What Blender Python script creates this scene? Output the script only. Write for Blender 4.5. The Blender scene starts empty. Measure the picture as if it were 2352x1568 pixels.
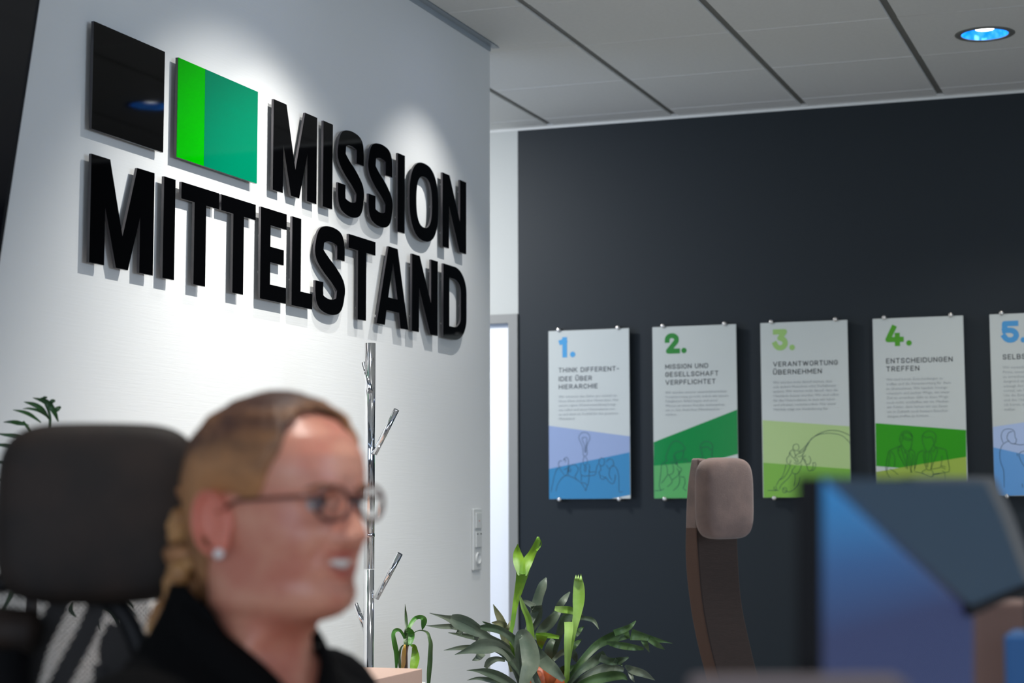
import bpy, bmesh, math, random
from mathutils import Vector, Matrix
random.seed(7)
C = bpy.context.scene.collection
PI = math.pi

# ---------------------------------------------------------------- camera
YAW, PITCH, ROLL, F, CX, CY = 0.3171, 0.102, -0.007, 4101.49, 1366.3752, 725.1322
CAMZ = 1.2
def axes():
    cy, sy, cp, sp = math.cos(YAW), math.sin(YAW), math.cos(PITCH), math.sin(PITCH)
    f = Vector((-sy*cp, cy*cp, sp)); r = Vector((cy, sy, 0)); u = r.cross(f)
    cr, sr = math.cos(ROLL), math.sin(ROLL)
    return cr*r+sr*u, -sr*r+cr*u, f
AR, AU, AF = axes()
CAM = Vector((0, 0, CAMZ))
# survey helpers: the sight line of a measured photo point meets a plane of the room
def ray(x, y): return AF + AR*((x-CX)/F) - AU*((y-CY)/F)
def onX(x, y, X): d = ray(x, y); return CAM + d*(X/d.x)
def onY(x, y, Y): d = ray(x, y); return CAM + d*(Y/d.y)
def onZ(x, y, Z): d = ray(x, y); return CAM + d*((Z-CAMZ)/d.z)
def atD(x, y, D): return CAM + ray(x, y)*D
cd = bpy.data.cameras.new('camera'); cam = bpy.data.objects.new('camera', cd); C.objects.link(cam)
cam.matrix_world = Matrix.Translation(CAM) @ Matrix((AR, AU, -AF)).transposed().to_4x4()
cd.sensor_width = 36; cd.lens = F*36/2352
cd.shift_x = -(CX-1176)/2352; cd.shift_y = -(784-CY)/2352
cd.clip_start = 0.05; cd.clip_end = 60
cd.dof.use_dof = True; cd.dof.focus_distance = 5.15; cd.dof.aperture_fstop = 3.4; cd.dof.aperture_blades = 9
bpy.context.scene.camera = cam
S = bpy.context.scene
S.view_settings.view_transform = 'Standard'; S.view_settings.look = 'None'
S.view_settings.exposure = 0.55; S.view_settings.gamma = 1.0; S.view_settings.use_curve_mapping = False
S.cycles.use_denoising = True
S.cycles.max_bounces = 8; S.cycles.diffuse_bounces = 4; S.cycles.glossy_bounces = 4; S.cycles.sample_clamp_indirect = 6
# ---------------------------------------------------------------- world: blue daylight outside
w = bpy.data.worlds.new('world'); S.world = w; w.use_nodes = True
w.node_tree.nodes['Background'].inputs[0].default_value = (0.55, 0.70, 1.0, 1); w.node_tree.nodes['Background'].inputs[1].default_value = 1.4
# ---------------------------------------------------------------- lights
def area(name, loc, target, sx, sy, power, col):
    l = bpy.data.lights.new(name, 'AREA'); l.shape = 'RECTANGLE'; l.size = sx; l.size_y = sy; l.energy = power; l.color = col
    o = bpy.data.objects.new(name, l); C.objects.link(o); o.location = loc
    o.rotation_euler = (Vector(target)-Vector(loc)).to_track_quat('-Z', 'Y').to_euler(); return o
def spot(name, loc, target, power, col, angle, blend=1.0, r=0.012):
    l = bpy.data.lights.new(name, 'SPOT'); l.energy = power; l.color = col; l.spot_size = math.radians(angle); l.spot_blend = blend; l.shadow_soft_size = r
    o = bpy.data.objects.new(name, l); C.objects.link(o); o.location = loc
    o.rotation_euler = (Vector(target)-Vector(loc)).to_track_quat('-Z', 'Y').to_euler(); return o
area('daylight_window_rear', (1.0, -2.95, 1.7), (-0.6, 5.0, 1.4), 4.6, 1.5, 50, (0.84, 0.92, 1.0))
area('daylight_window_side', (4.45, 2.2, 1.7), (-2.5, 3.6, 1.2), 3.4, 1.5, 58, (0.70, 0.85, 1.0))
WASH = [((-1.55, 4.33, 2.975), (-2.57, 4.70, 0.95), 112, (1.0, 0.985, 0.95), 88),
        ((-2.05, 4.62, 2.975), (-2.57, 4.85, 1.00), 34, (1.0, 0.975, 0.93), 72),
        ((-2.05, 5.84, 2.975), (-2.57, 5.80, 1.00), 36, (1.0, 0.985, 0.96), 84)]
for k, (p, t, e, c, a) in enumerate(WASH): spot('wall_washer_beam', p, t, e, c, a)
DOWN = [(-0.68, 7.0, 44), (1.85, 7.0, 50), (-0.68, 4.5, 120), (1.85, 4.5, 50), (-0.68, 1.9, 70), (1.85, 1.9, 45)]
for (x, y, e) in DOWN: spot('downlight_beam', (x, y, 2.985), (x, y, 0), e, (1.0, 0.975, 0.93), 118, 0.9, 0.035)
area('added_door_fill', (-4.0, 6.6, 2.97), (-3.95, 7.1, 0.5), 0.5, 0.5, 60, (0.97, 0.98, 1.0))  # unseen area lamp added to brighten the white door leaf

# ---------------------------------------------------------------- materials
def mat(name, col, rough=0.6, metal=0.0, coat=0.0, spec=0.5, bump=None, vary=None, emit=None, trans=0.0, sub=0.0, sheen=0.0):
    m = bpy.data.materials.new(name); m.use_nodes = True; n = m.node_tree; b = n.nodes['Principled BSDF']
    def I(k, v):
        if k in b.inputs: b.inputs[k].default_value = v
    I('Base Color', (*col, 1)); I('Roughness', rough); I('Metallic', metal); I('Coat Weight', coat); I('Coat Roughness', 0.02)
    I('Specular IOR Level', spec); I('Transmission Weight', trans); I('Subsurface Weight', sub); I('Sheen Weight', sheen)
    if sub: b.inputs['Subsurface Radius'].default_value = (0.012, 0.005, 0.003)
    if emit: I('Emission Color', (*emit[0], 1)); I('Emission Strength', emit[1])
    tc = n.nodes.new('ShaderNodeTexCoord')
    def noise(scale, vec):
        mp = n.nodes.new('ShaderNodeMapping'); mp.inputs['Scale'].default_value = vec; n.links.new(tc.outputs['Object'], mp.inputs['Vector'])
        t = n.nodes.new('ShaderNodeTexNoise'); t.inputs['Scale'].default_value = scale; t.inputs['Detail'].default_value = 4; n.links.new(mp.outputs[0], t.inputs['Vector']); return t
    if bump:
        t = noise(bump[0], bump[2] if len(bump) > 2 else (1, 1, 1)); bp = n.nodes.new('ShaderNodeBump'); bp.inputs['Strength'].default_value = bump[1]; bp.inputs['Distance'].default_value = bump[3] if len(bump) > 3 else 0.002
        n.links.new(t.outputs['Fac'], bp.inputs['Height']); n.links.new(bp.outputs[0], b.inputs['Normal'])
    if vary:   # (scale, other colour, stretch)
        t = noise(vary[0], vary[2] if len(vary) > 2 else (1, 1, 1)); r = n.nodes.new('ShaderNodeValToRGB')
        r.color_ramp.elements[0].color = (*col, 1); r.color_ramp.elements[1].color = (*vary[1], 1); r.color_ramp.elements[0].position = 0.38; r.color_ramp.elements[1].position = 0.62
        n.links.new(t.outputs['Fac'], r.inputs[0]); n.links.new(r.outputs[0], b.inputs['Base Color'])
    return m
def srgb(r, g, b):
    f = lambda c: (c/255/12.92) if c <= 10 else ((c/255+0.055)/1.055)**2.4
    return (f(r), f(g), f(b))
M = {}
M['wall_white'] = mat('wallpaper_white', (0.74, 0.745, 0.725), 0.85, bump=(150, 0.30, (1, 0.06, 1.5), 0.0010))
M['wall_plain'] = mat('wall_paint_white', (0.50, 0.51, 0.48), 0.85, bump=(120, 0.1))
M['wall_dark'] = mat('wall_paint_charcoal', (0.0105, 0.0158, 0.0195), 0.55, spec=0.3, bump=(150, 0.12))
M['wall_grey'] = mat('wall_paint_grey', (0.30, 0.31, 0.33), 0.85)
M['tile'] = mat('mineral_ceiling_tile', (0.72, 0.72, 0.685), 0.9, bump=(300, 0.12), vary=(60, (0.70, 0.70, 0.665)))
M['runner'] = mat('ceiling_runner_metal', (0.20, 0.20, 0.185), 0.6)
M['recess'] = mat('ceiling_void', (0.10, 0.10, 0.09), 0.9)
M['trim_metal'] = mat('painted_trim', (0.33, 0.37, 0.40), 0.5)
M['floor'] = mat('floor_grey', (0.26, 0.25, 0.24), 0.8, bump=(400, 0.3), vary=(30, (0.22, 0.21, 0.205)))
M['black_gloss'] = mat('black_acrylic', (0.0008, 0.0008, 0.001), 0.04, spec=0.18)
M['acryl_edge'] = mat('black_acrylic_edge', (0.060, 0.056, 0.062), 0.32)
M['green_bright'] = mat('acrylic_bright_green', (0.0, 0.36, 0.0), 0.06, spec=0.15)
M['green_teal'] = mat('acrylic_teal_green', (0.0, 0.165, 0.080), 0.06, spec=0.15)
M['pin'] = mat('clear_spacer', (0.75, 0.75, 0.73), 0.25, spec=0.5)
M['chrome'] = mat('chrome', (0.82, 0.83, 0.85), 0.06, metal=1.0)
M['steel'] = mat('brushed_steel', (0.72, 0.68, 0.62), 0.28, metal=1.0)
M['poster'] = mat('poster_white', (0.52, 0.545, 0.51), 0.12, spec=0.4)
M['ink'] = mat('print_black', (0.012, 0.014, 0.016), 0.3)
M['ink_grey'] = mat('print_grey', (0.30, 0.32, 0.315), 0.3)
def ink(name, r, g, b): return mat(name, srgb(r, g, b), 0.15, spec=0.4)
M['door_grey'] = mat('door_frame_grey', (0.235, 0.235, 0.22), 0.5)
M['door_white'] = mat('door_leaf_white', (0.88, 0.90, 0.93), 0.45)
M['plastic_white'] = mat('socket_plastic', (0.66, 0.67, 0.65), 0.35)
M['plastic_dark'] = mat('socket_hole', (0.02, 0.02, 0.02), 0.5)
M['beige'] = mat('beige_laminate', srgb(190, 160, 145), 0.5, bump=(200, 0.1))
M['black_fabric'] = mat('black_upholstery', (0.016, 0.012, 0.010), 0.60, bump=(350, 0.35), vary=(9, (0.030, 0.019, 0.014)), spec=0.25)
M['black_plastic'] = mat('black_plastic', (0.006, 0.006, 0.007), 0.5, spec=0.25)
M['taupe'] = mat('taupe_felt', srgb(132, 108, 98), 0.95, bump=(500, 0.5), vary=(14, srgb(114, 94, 86)), sheen=0.25)
M['brown_mesh'] = mat('brown_knit', srgb(46, 33, 28), 0.9, bump=(260, 0.35, (0.25, 0.25, 3), 0.001), vary=(160, srgb(40, 29, 24), (0.2, 0.2, 3)))
M['brown_edge'] = mat('brown_edge_fabric', srgb(92, 68, 56), 0.9, bump=(400, 0.4))
M['glass'] = mat('clear_lens', (1, 1, 1), 0.0, trans=1.0); M['glass'].node_tree.nodes['Principled BSDF'].inputs['IOR'].default_value = 1.12

# ---------------------------------------------------------------- geometry helpers
def link(o, parent=None):
    C.objects.link(o)
    if parent is not None: o.parent = parent
    return o
def mesh_obj(name, bm, m, parent=None, smooth=False, origin=None, solid=None, subd=0, bevel=None):
    """bm is in world space; the object's origin goes to `origin` (parent's origin is respected)."""
    base = Vector((0, 0, 0))
    if parent is not None: base = parent.get('_o', None); base = Vector(base) if base is not None else Vector((0, 0, 0))
    if parent is None and origin is None:
        xs = [v.co for v in bm.verts]
        origin = Vector(((min(v.x for v in xs)+max(v.x for v in xs))/2, (min(v.y for v in xs)+max(v.y for v in xs))/2, min(v.z for v in xs)))
    o0 = Vector(origin) if (parent is None) else base
    bmesh.ops.translate(bm, verts=bm.verts, vec=-o0)
    me = bpy.data.meshes.new(name); bm.normal_update(); bm.to_mesh(me); bm.free()
    for mm in (m if isinstance(m, (list, tuple)) else [m]): me.materials.append(mm)
    if smooth:
        for p in me.polygons: p.use_smooth = True
    o = bpy.data.objects.new(name, me)
    if parent is None: o.location = o0; o['_o'] = list(o0)
    else: o['_o'] = list(base)
    link(o, parent)
    if bevel: md = o.modifiers.new('bevel', 'BEVEL'); md.width = bevel; md.segments = 2; md.limit_method = 'ANGLE'
    if solid: md = o.modifiers.new('solid', 'SOLIDIFY'); md.thickness = solid
    if subd: md = o.modifiers.new('sub', 'SUBSURF'); md.levels = subd; md.render_levels = subd
    return o
def empty(name, loc, label, cat, group=None):
    o = bpy.data.objects.new(name, None); C.objects.link(o); o.location = loc; o.empty_display_size = 0.1; o['_o'] = list(loc)
    o['label'] = label; o['category'] = cat
    if group: o['group'] = group
    return o
def tag(o, label, cat, group=None):
    o['label'] = label; o['category'] = cat
    if group: o['group'] = group
    return o
def struct(o): o['kind'] = 'structure'; return o
def box(bm, x0, x1, y0, y1, z0, z1, mi=0):
    vs = [bm.verts.new((x, y, z)) for z in (z0, z1) for y in (y0, y1) for x in (x0, x1)]
    for f in ((0, 2, 3, 1), (4, 5, 7, 6), (0, 1, 5, 4), (2, 6, 7, 3), (0, 4, 6, 2), (1, 3, 7, 5)):
        fc = bm.faces.new([vs[i] for i in f]); fc.material_index = mi
    return vs
def boxo(name, b, m, parent=None, bevel=None, **k):
    bm = bmesh.new(); box(bm, *b); return mesh_obj(name, bm, m, parent, bevel=bevel, **k)
def frame_at(d):
    d = Vector(d).normalized(); a = Vector((0, 0, 1)) if abs(d.z) < 0.9 else Vector((1, 0, 0)); s = d.cross(a).normalized(); return s, s.cross(d)
def tube(bm, pts, r, n=12, cap=True, mi=0):
    pts = [Vector(p) for p in pts]; rs = r if isinstance(r, (list, tuple)) else [r]*len(pts); rings = []
    s, t = frame_at(pts[1]-pts[0])
    for i, p in enumerate(pts):
        d = (pts[min(i+1, len(pts)-1)]-pts[max(i-1, 0)]).normalized()
        s = (s - d*s.dot(d)).normalized(); t = s.cross(d)
        rings.append([bm.verts.new(p+(s*math.cos(2*PI*k/n)+t*math.sin(2*PI*k/n))*rs[i]) for k in range(n)])
    for a, b in zip(rings, rings[1:]):
        for k in range(n): f = bm.faces.new((a[k], a[(k+1) % n], b[(k+1) % n], b[k])); f.material_index = mi; f.smooth = True
    if cap:
        f = bm.faces.new(rings[0][::-1]); f.material_index = mi; f = bm.faces.new(rings[-1]); f.material_index = mi
    return rings
def lathe(bm, c, prof, n=32, mi=0, axis=(0, 0, 1)):
    s, t = frame_at(axis); ax = Vector(axis).normalized(); rings = []; c = Vector(c)
    for r, h in prof:
        rings.append([bm.verts.new(c+ax*h+(s*math.cos(2*PI*k/n)+t*math.sin(2*PI*k/n))*max(r, 1e-5)) for k in range(n)])
    for a, b in zip(rings, rings[1:]):
        for k in range(n): f = bm.faces.new((a[k], a[(k+1) % n], b[(k+1) % n], b[k])); f.material_index = mi; f.smooth = True
    return rings
def ellipsoid(bm, c, rx, ry, rz, rot=None, mi=0, seg=16):
    r = bmesh.ops.create_uvsphere(bm, u_segments=seg, v_segments=max(8, seg//2+2), radius=1)
    mt = Matrix.Translation(c) @ (rot.to_4x4() if rot is not None else Matrix.Identity(4)) @ Matrix.Diagonal((rx, ry, rz, 1))
    bmesh.ops.transform(bm, matrix=mt, verts=r['verts'])
    for v in r['verts']:
        for f in v.link_faces: f.material_index = mi; f.smooth = True
def catmull(P, n=6):
    out = []; P = [tuple(p) for p in P]
    for i in range(len(P)-1):
        p0 = P[max(i-1, 0)]; p1 = P[i]; p2 = P[i+1]; p3 = P[min(i+2, len(P)-1)]
        for k in range(n):
            t = k/n
            out.append(tuple(0.5*((2*b)+(-a+c)*t+(2*a-5*b+4*c-d)*t*t+(-a+3*b-3*c+d)*t**3) for a, b, c, d in zip(p0, p1, p2, p3)))
    out.append(P[-1]); return out

# ================================================================ THE SETTING
WX, WEND, BY, CZ, T = -2.5721, 6.5135, 8.0351, 3.0, 0.6237
X0, Y0 = -2.2271, 5.9983           # ceiling grid: runner centre line, joint line
struct(boxo('floor', (-5.2, 4.6, -3.1, 11.3, -0.06, 0), M['floor']))
struct(boxo('wall_left', (WX-0.22, WX, -3.0, WEND, 0, CZ+0.12), M['wall_white']))
# back wall: charcoal painted part, white part over the door, opening at the far left
DX0, DX1, DZ = -3.98, -3.0742, CAMZ+0.8471
struct(boxo('wall_back', (-3.0269, 4.5, BY, BY+0.14, 0, CZ+0.12), M['wall_dark']))
bm = bmesh.new(); box(bm, -5.2, -3.0269, BY+0.0005, BY+0.14, CAMZ+0.89, CZ+0.12); box(bm, -5.2, DX0-0.05, BY+0.0005, BY+0.14, 0, CAMZ+0.89)
struct(mesh_obj('wall_back_white', bm, M['wall_plain']))
bm = bmesh.new(); box(bm, DX1, -3.0269, BY-0.012, BY+0.14, 0, CAMZ+0.89); box(bm, DX0-0.05, DX0, BY-0.012, BY+0.14, 0, CAMZ+0.89); box(bm, DX0, DX1, BY-0.012, BY+0.14, DZ, CAMZ+0.89)
struct(mesh_obj('trim_1', bm, M['door_grey']))                     # grey steel door frame
d1 = struct(boxo('door_1', (DX0+0.004, DX1-0.004, BY+0.02, BY+0.062, 0.008, DZ-0.012), M['door_white']))
bm = bmesh.new(); tube(bm, [(DX0+0.09, BY+0.02, 1.05), (DX0+0.09, BY-0.03, 1.05), (DX0+0.2, BY-0.03, 1.05)], 0.009)
mesh_obj('door_handle', bm, M['steel'], d1)
struct(boxo('wall_corridor', (-5.34, -5.2, 6.0, 11.3, 0, CZ+0.12), M['wall_plain']))
# daylit walls behind the viewer
bm = bmesh.new()
for a in [(4.5, 4.64, -3.0, 0.5, 0, CZ), (4.5, 4.64, 3.9, BY+.14, 0, CZ), (4.5, 4.64, 0.5, 3.9, 0, 0.9), (4.5, 4.64, 0.5, 3.9, 2.5, CZ)]: box(bm, *a)
struct(mesh_obj('wall_right', bm, M['wall_grey']))
bm = bmesh.new()
for a in [(-2.8, -1.3, -3.14, -3.0, 0, CZ), (3.3, 4.64, -3.14, -3.0, 0, CZ), (-1.3, 3.3, -3.14, -3.0, 0, 0.9), (-1.3, 3.3, -3.14, -3.0, 2.5, CZ)]: box(bm, *a)
struct(mesh_obj('wall_front', bm, M['wall_grey']))
def window(name, a, b, axis):
    bm = bmesh.new(); t = 0.03
    def bar(u0, u1, z0, z1):
        if axis == 'x': box(bm, u0, u1, -3.09, -3.04, z0, z1)
        else: box(bm, 4.54, 4.59, u0, u1, z0, z1)
    bar(a, b, 0.9, 0.96); bar(a, b, 2.44, 2.5)
    n = 3
    for k in range(n+1):
        u = a+(b-a)*k/n; bar(max(a, u-t), min(b, u+t), 0.9, 2.5)
    struct(mesh_obj(name, bm, M['door_white']))
window('window_1', -1.3, 3.3, 'x'); window('window_2', 0.5, 3.9, 'y')
# ceiling
ceil = struct(boxo('ceiling', (-5.2, 4.6, -3.1, BY+0.14, CZ+0.12, CZ+0.18), M['recess']))
GAP = 0.030
def tile_mesh(wx, wy):
    bm = bmesh.new(); b = 0.004; t = 0.018; e = 0.0012
    hx, hy = wx/2, wy/2-e
    rings = []
    for (ix, iy, z) in ((0, 0, t), (0, 0, 0.005), (b*.4, b, 0.0)):
        rings.append([bm.verts.new((sx*(hx-ix), sy*(hy-iy), z)) for sx, sy in ((-1, -1), (1, -1), (1, 1), (-1, 1))])
    for a, c in zip(rings, rings[1:]):
        for k in range(4): bm.faces.new((a[k], a[(k+1) % 4], c[(k+1) % 4], c[k]))
    bm.faces.new(rings[-1][::-1]); bm.faces.new(rings[0])
    bmesh.ops.recalc_face_normals(bm, faces=bm.faces)
    me = bpy.data.meshes.new('ceiling_tile'); bm.to_mesh(me); bm.free(); me.materials.append(M['tile']); return me
TM = {}
CO = Vector(ceil.location)
def tile(x0, x1, y0, y1, dz=0.0):
    k = (round(x1-x0, 4), round(y1-y0, 4))
    if k not in TM: TM[k] = tile_mesh(*k)
    o = bpy.data.objects.new('ceiling_tile', TM[k]); o.location = Vector(((x0+x1)/2, (y0+y1)/2, CZ+dz))-CO; link(o, ceil); return o
ROWS = [(Y0+(j)*T, Y0+(j+1)*T) for j in range(-6, 3)]; LASTY = Y0+3*T
for k in range(-3, 9):
    xa, xb = X0+(k-0)*T-T+GAP/2, X0+k*T-GAP/2          # column left of runner k
    for (ya, yb) in ROWS+[(LASTY, BY-0.004)]:
        a, b = xa, xb
        if yb <= WEND+0.2 and b < WX: continue
        if a < WX and yb < WEND: a = WX+0.034
        if a < WX and ya < WEND < yb:                   # tile notched round the end of the partition
            tile(WX+0.034, b, ya, WEND+0.012); tile(a, b, WEND+0.0126, yb); continue
        if b-a < 0.03: continue
        tile(a, b, ya, yb)
bm = bmesh.new()
for k in range(-3, 9):
    x = X0+k*T
    box(bm, x-GAP/2-0.004, x+GAP/2+0.004, (WEND if x < WX else 2.2), BY-0.03, CZ+0.009, CZ+0.02)
mesh_obj('ceiling_runner', bm, M['runner'], ceil)
bm = bmesh.new(); box(bm, -5.2, 4.5, BY-0.022, BY-0.0005, CZ-0.001, CZ+0.012); box(bm, -5.2, 4.5, BY-0.003, BY-0.0006, CZ-0.012, CZ)
struct(mesh_obj('trim_2', bm, M['tile']))
bm = bmesh.new(); box(bm, WX+0.0005, WX+0.030, 0.5, WEND+0.03, CZ-0.002, CZ+0.012); box(bm, WX+0.0005, WX+0.005, 0.5, WEND, CZ-0.020, CZ-0.002)
struct(mesh_obj('trim_3', bm, M['trim_metal']))
def curve_mesh(name, polys, depth):
    """filled 2D outline (first poly outer, others holes) -> solid slab mesh in local XY, thickness along +Z"""
    cu = bpy.data.curves.new(name, 'CURVE'); cu.dimensions = '2D'; cu.fill_mode = 'BOTH'; cu.extrude = depth/2
    for pts in polys:
        sp = cu.splines.new('POLY'); sp.points.add(len(pts)-1); sp.use_cyclic_u = True
        for q, (a, b) in zip(sp.points, pts): q.co = (a, b, 0, 1)
    o = bpy.data.objects.new(name, cu); C.objects.link(o); dg = bpy.context.evaluated_depsgraph_get(); dg.update()
    me = bpy.data.meshes.new_from_object(o.evaluated_get(dg)); bpy.data.objects.remove(o); bpy.data.curves.remove(cu)
    return me
# ---- recessed downlights
def downlight(x, y, label, energised=True, group='recessed ceiling downlights'):
    e = empty('ceiling_downlight', (x, y, CZ), label, 'lamp', group)
    bm = bmesh.new(); lathe(bm, (x, y, CZ), [(0.0905, 0.006), (0.0905, -0.002), (0.094, -0.004), (0.112, -0.003), (0.116, -0.0004)], 56)
    mesh_obj('trim_ring', bm, M['dl_ring'], e, smooth=True)
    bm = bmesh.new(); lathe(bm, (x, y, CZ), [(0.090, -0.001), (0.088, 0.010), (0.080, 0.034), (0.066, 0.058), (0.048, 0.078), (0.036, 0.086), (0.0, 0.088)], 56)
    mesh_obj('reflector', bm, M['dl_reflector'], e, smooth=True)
    bm = bmesh.new(); lathe(bm, (x, y, CZ), [(0.0, 0.020), (0.036, 0.020), (0.041, 0.024), (0.041, 0.040), (0.0, 0.041)], 36)
    mesh_obj('lamp_disc', bm, M['dl_lamp'] if energised else M['plastic_white'], e, smooth=True)
    return e
M['dl_ring'] = mat('downlight_ring', (0.17, 0.17, 0.155), 0.4)
M['dl_reflector'] = mat('reflector_painted_sky', (0.01, 0.14, 0.55), 0.12, metal=0.6, vary=(30, (0.10, 0.34, 0.85)), emit=((0.0, 0.16, 0.62), 1.2))  # blue sky reflection in the bowl painted as colour and glow
M['dl_lamp'] = mat('lamp_glow', (1, 1, 1), 0.4, emit=((0.95, 0.98, 1.0), 9.0))
def cut_hole(px, py):
    for t_ in [q for q in ceil.children if q.name.startswith('ceiling_tile')]:
        c = Vector(t_.location)+CO; dm = t_.dimensions if t_.dimensions.x else Vector((T, T, 0))
        b = [v.co for v in t_.data.vertices]; mx = max(v.x for v in b); my = max(v.y for v in b)
        if abs(px-c.x) < mx and abs(py-c.y) < my:
            lx, ly = px-c.x, py-c.y; e_ = 0.0012
            me = curve_mesh('ceiling_tile', [[(-mx, -my), (mx, -my), (mx, my), (-mx, my)], [(lx+0.093*math.cos(2*PI*k/48), ly+0.093*math.sin(2*PI*k/48)) for k in range(48)]], 0.014)
            for v in me.vertices: v.co.z += 0.007
            me.materials.clear(); me.materials.append(M['tile'])
            for pl in me.polygons: pl.material_index = 0
            t_.data = me; return
p = onZ(2262, 78, CZ)
DL = [(p.x, p.y, 'round recessed downlight with mirrored reflector, sky reflection painted blue, in the ceiling at upper right')]
for i_, (x, y, e_) in enumerate(DOWN[1:]):
    DL.append((x, y, ['recessed ceiling downlight beyond the right edge over the posters, out of the picture', 'recessed ceiling downlight over the middle of the room, ahead of the viewer', 'recessed ceiling downlight over the middle of the room, to the right', 'recessed ceiling downlight above the woman and the desks', 'recessed ceiling downlight above the desks, far right'][i_]))
for i_, (pq, t_, e_, c_, a_) in enumerate(WASH):
    DL.append((pq[0], pq[1], ['recessed wall washer downlight farther out from the sign wall', 'recessed wall washer downlight close to the wall above the upper word', 'recessed wall washer downlight close to the wall above its far end'][i_]))
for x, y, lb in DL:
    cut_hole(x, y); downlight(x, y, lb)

# ================================================================ SIGN ON THE WHITE WALL
SG = 0.0235                                   # stand-off of the front faces
FX = WX+SG; TH = 0.0075
def sy_(x, y): return onX(x, y, FX).y
def sz_(x, y): return onX(x, y, FX).z
def sign_piece(name, me, y0, z0, label, cat, mats, group):
    # local (a,b,c) -> world (FX-TH/2 + c, y0 + a, z0 + b)
    for v in me.vertices:
        a, b, c = v.co; v.co = (c, a, b)
    me.flip_normals() if False else None
    me.update()
    me.materials.clear()
    for m in mats: me.materials.append(m)
    for pl in me.polygons: pl.material_index = 0 if abs(pl.normal.x) > 0.7 else 1
    o = bpy.data.objects.new(name, me); o.location = (FX-TH/2, y0, z0); C.objects.link(o); o['_o'] = [FX-TH/2, y0, z0]
    tag(o, label, cat, group); return o
def pins(o, pts):
    for (y, z) in pts:
        bm = bmesh.new(); tube(bm, [(WX+0.0003, y, z), (FX-TH-0.0002, y, z)], 0.0045, 10); mesh_obj('spacer', bm, M['pin'], o)
def arc(cx, cy, rx, ry, a0, a1, n=10):
    return [(cx+rx*math.cos(math.radians(a0+(a1-a0)*k/n)), cy+ry*math.sin(math.radians(a0+(a1-a0)*k/n))) for k in range(n+1)]
def super_(cx, cy, rx, ry, e=2.4, n=56):
    out = []
    for k in range(n):
        t = 2*PI*k/n; c, s = math.cos(t), math.sin(t)
        out.append((cx+rx*math.copysign(abs(c)**(2/e), c), cy+ry*math.copysign(abs(s)**(2/e), s)))
    return out
def outline(path, wd):
    n = len(path); L, R = [], []
    for i, p in enumerate(path):
        a = path[max(i-1, 0)]; b = path[min(i+1, n-1)]; dx, dy = b[0]-a[0], b[1]-a[1]; l = math.hypot(dx, dy) or 1
        nx, ny = -dy/l, dx/l; h = (wd[i] if isinstance(wd, list) else wd)/2
        L.append((p[0]+nx*h, p[1]+ny*h)); R.append((p[0]-nx*h, p[1]-ny*h))
    return L+R[::-1]
def glyph(ch, w, h):
    """outlines in metres, w x h"""
    s = (0.222 if ch in 'SO' else 0.21)*h; q = lambda P: [(a*w, b*h) for a, b in P]
    if ch == 'I': return [q([(0, 0), (1, 0), (1, 1), (0, 1)])]
    if ch == 'M': return [q([(0, 0), (.225, 0), (.225, .535), (.405, 0), (.595, 0), (.775, .535), (.775, 0), (1, 0), (1, 1), (.715, 1), (.5, .31), (.285, 1), (0, 1)])]
    if ch == 'N': return [q([(0, 0), (.27, 0), (.27, .58), (.71, 0), (1, 0), (1, 1), (.73, 1), (.73, .42), (.29, 1), (0, 1)])]
    if ch == 'T': return [q([(.345, 0), (.655, 0), (.655, .832), (1, .832), (1, 1), (0, 1), (0, .832), (.345, .832)])]
    if ch == 'E': return [q([(0, 0), (1, 0), (1, .175), (.375, .175), (.375, .42), (.9, .42), (.9, .59), (.375, .59), (.375, .825), (1, .825), (1, 1), (0, 1)])]
    if ch == 'L': return [q([(0, 0), (1, 0), (1, .175), (.43, .175), (.43, 1), (0, 1)])]
    if ch == 'A': return [q([(0, 0), (.255, 0), (.305, .19), (.695, .19), (.745, 0), (1, 0), (.645, 1), (.355, 1)]), q([(.355, .355), (.645, .355), (.5, .80)])]
    if ch == 'D':
        o = [(0, 0)]+arc(w*.48, h*.33, w*.52, h*.33, -90, 0, 14)+arc(w*.48, h*.67, w*.52, h*.33, 0, 90, 14)+[(0, h)]
        i = [(s, .17*h)]+arc(w*.45, h*.33, w*.55-s, h*.16, -90, 0, 12)+arc(w*.45, h*.67, w*.55-s, h*.16, 0, 90, 12)+[(s, .83*h)]
        return [o, i]
    if ch == 'O': return [super_(w/2, h/2, w/2, h*.512, 2.45), super_(w/2, h/2, w/2-s*.98, h*.512-.178*h, 2.5)]
    if ch == 'S':
        c = s*.46; W, H = w, h; k = .5
        P = [(W-c, .655*H), (W-c, .70*H), (W-c*1.02, .80*H), (W*.80, .895*H), (W*.5, .928*H), (W*.22, .885*H), (c*.98, .755*H), (c*1.05, .66*H), (W*.36, .555*H), (W*.62, .46*H), (W-c*1.08, .345*H), (W-c, .25*H), (W*.78, .115*H), (W*.5, .072*H), (W*.2, .115*H), (c, .22*H), (c, .30*H), (c, .345*H)]
        path = catmull(P, 5); n = len(path)
        wd = [s*.90+(s*.10)*math.sin(PI*min(1, max(0, (i/n-.3)/.4)))-(s*.10)*(math.exp(-((i/n-.24)/.07)**2)+math.exp(-((i/n-.76)/.07)**2)) for i in range(n)]
        return [outline(path, wd)]
ORD = ['first', 'second', 'third', 'fourth', 'fifth', 'sixth', 'seventh', 'eighth', 'ninth', 'tenth', 'eleventh']
ROW1 = [('M', 627.4, 728), ('I', 742.2, 764), ('S', 776.3, 835.8), ('S', 846.5, 901.2), ('I', 913.4, 929.8), ('O', 940.5, 1007.3), ('N', 1016.3, 1071)]
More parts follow.
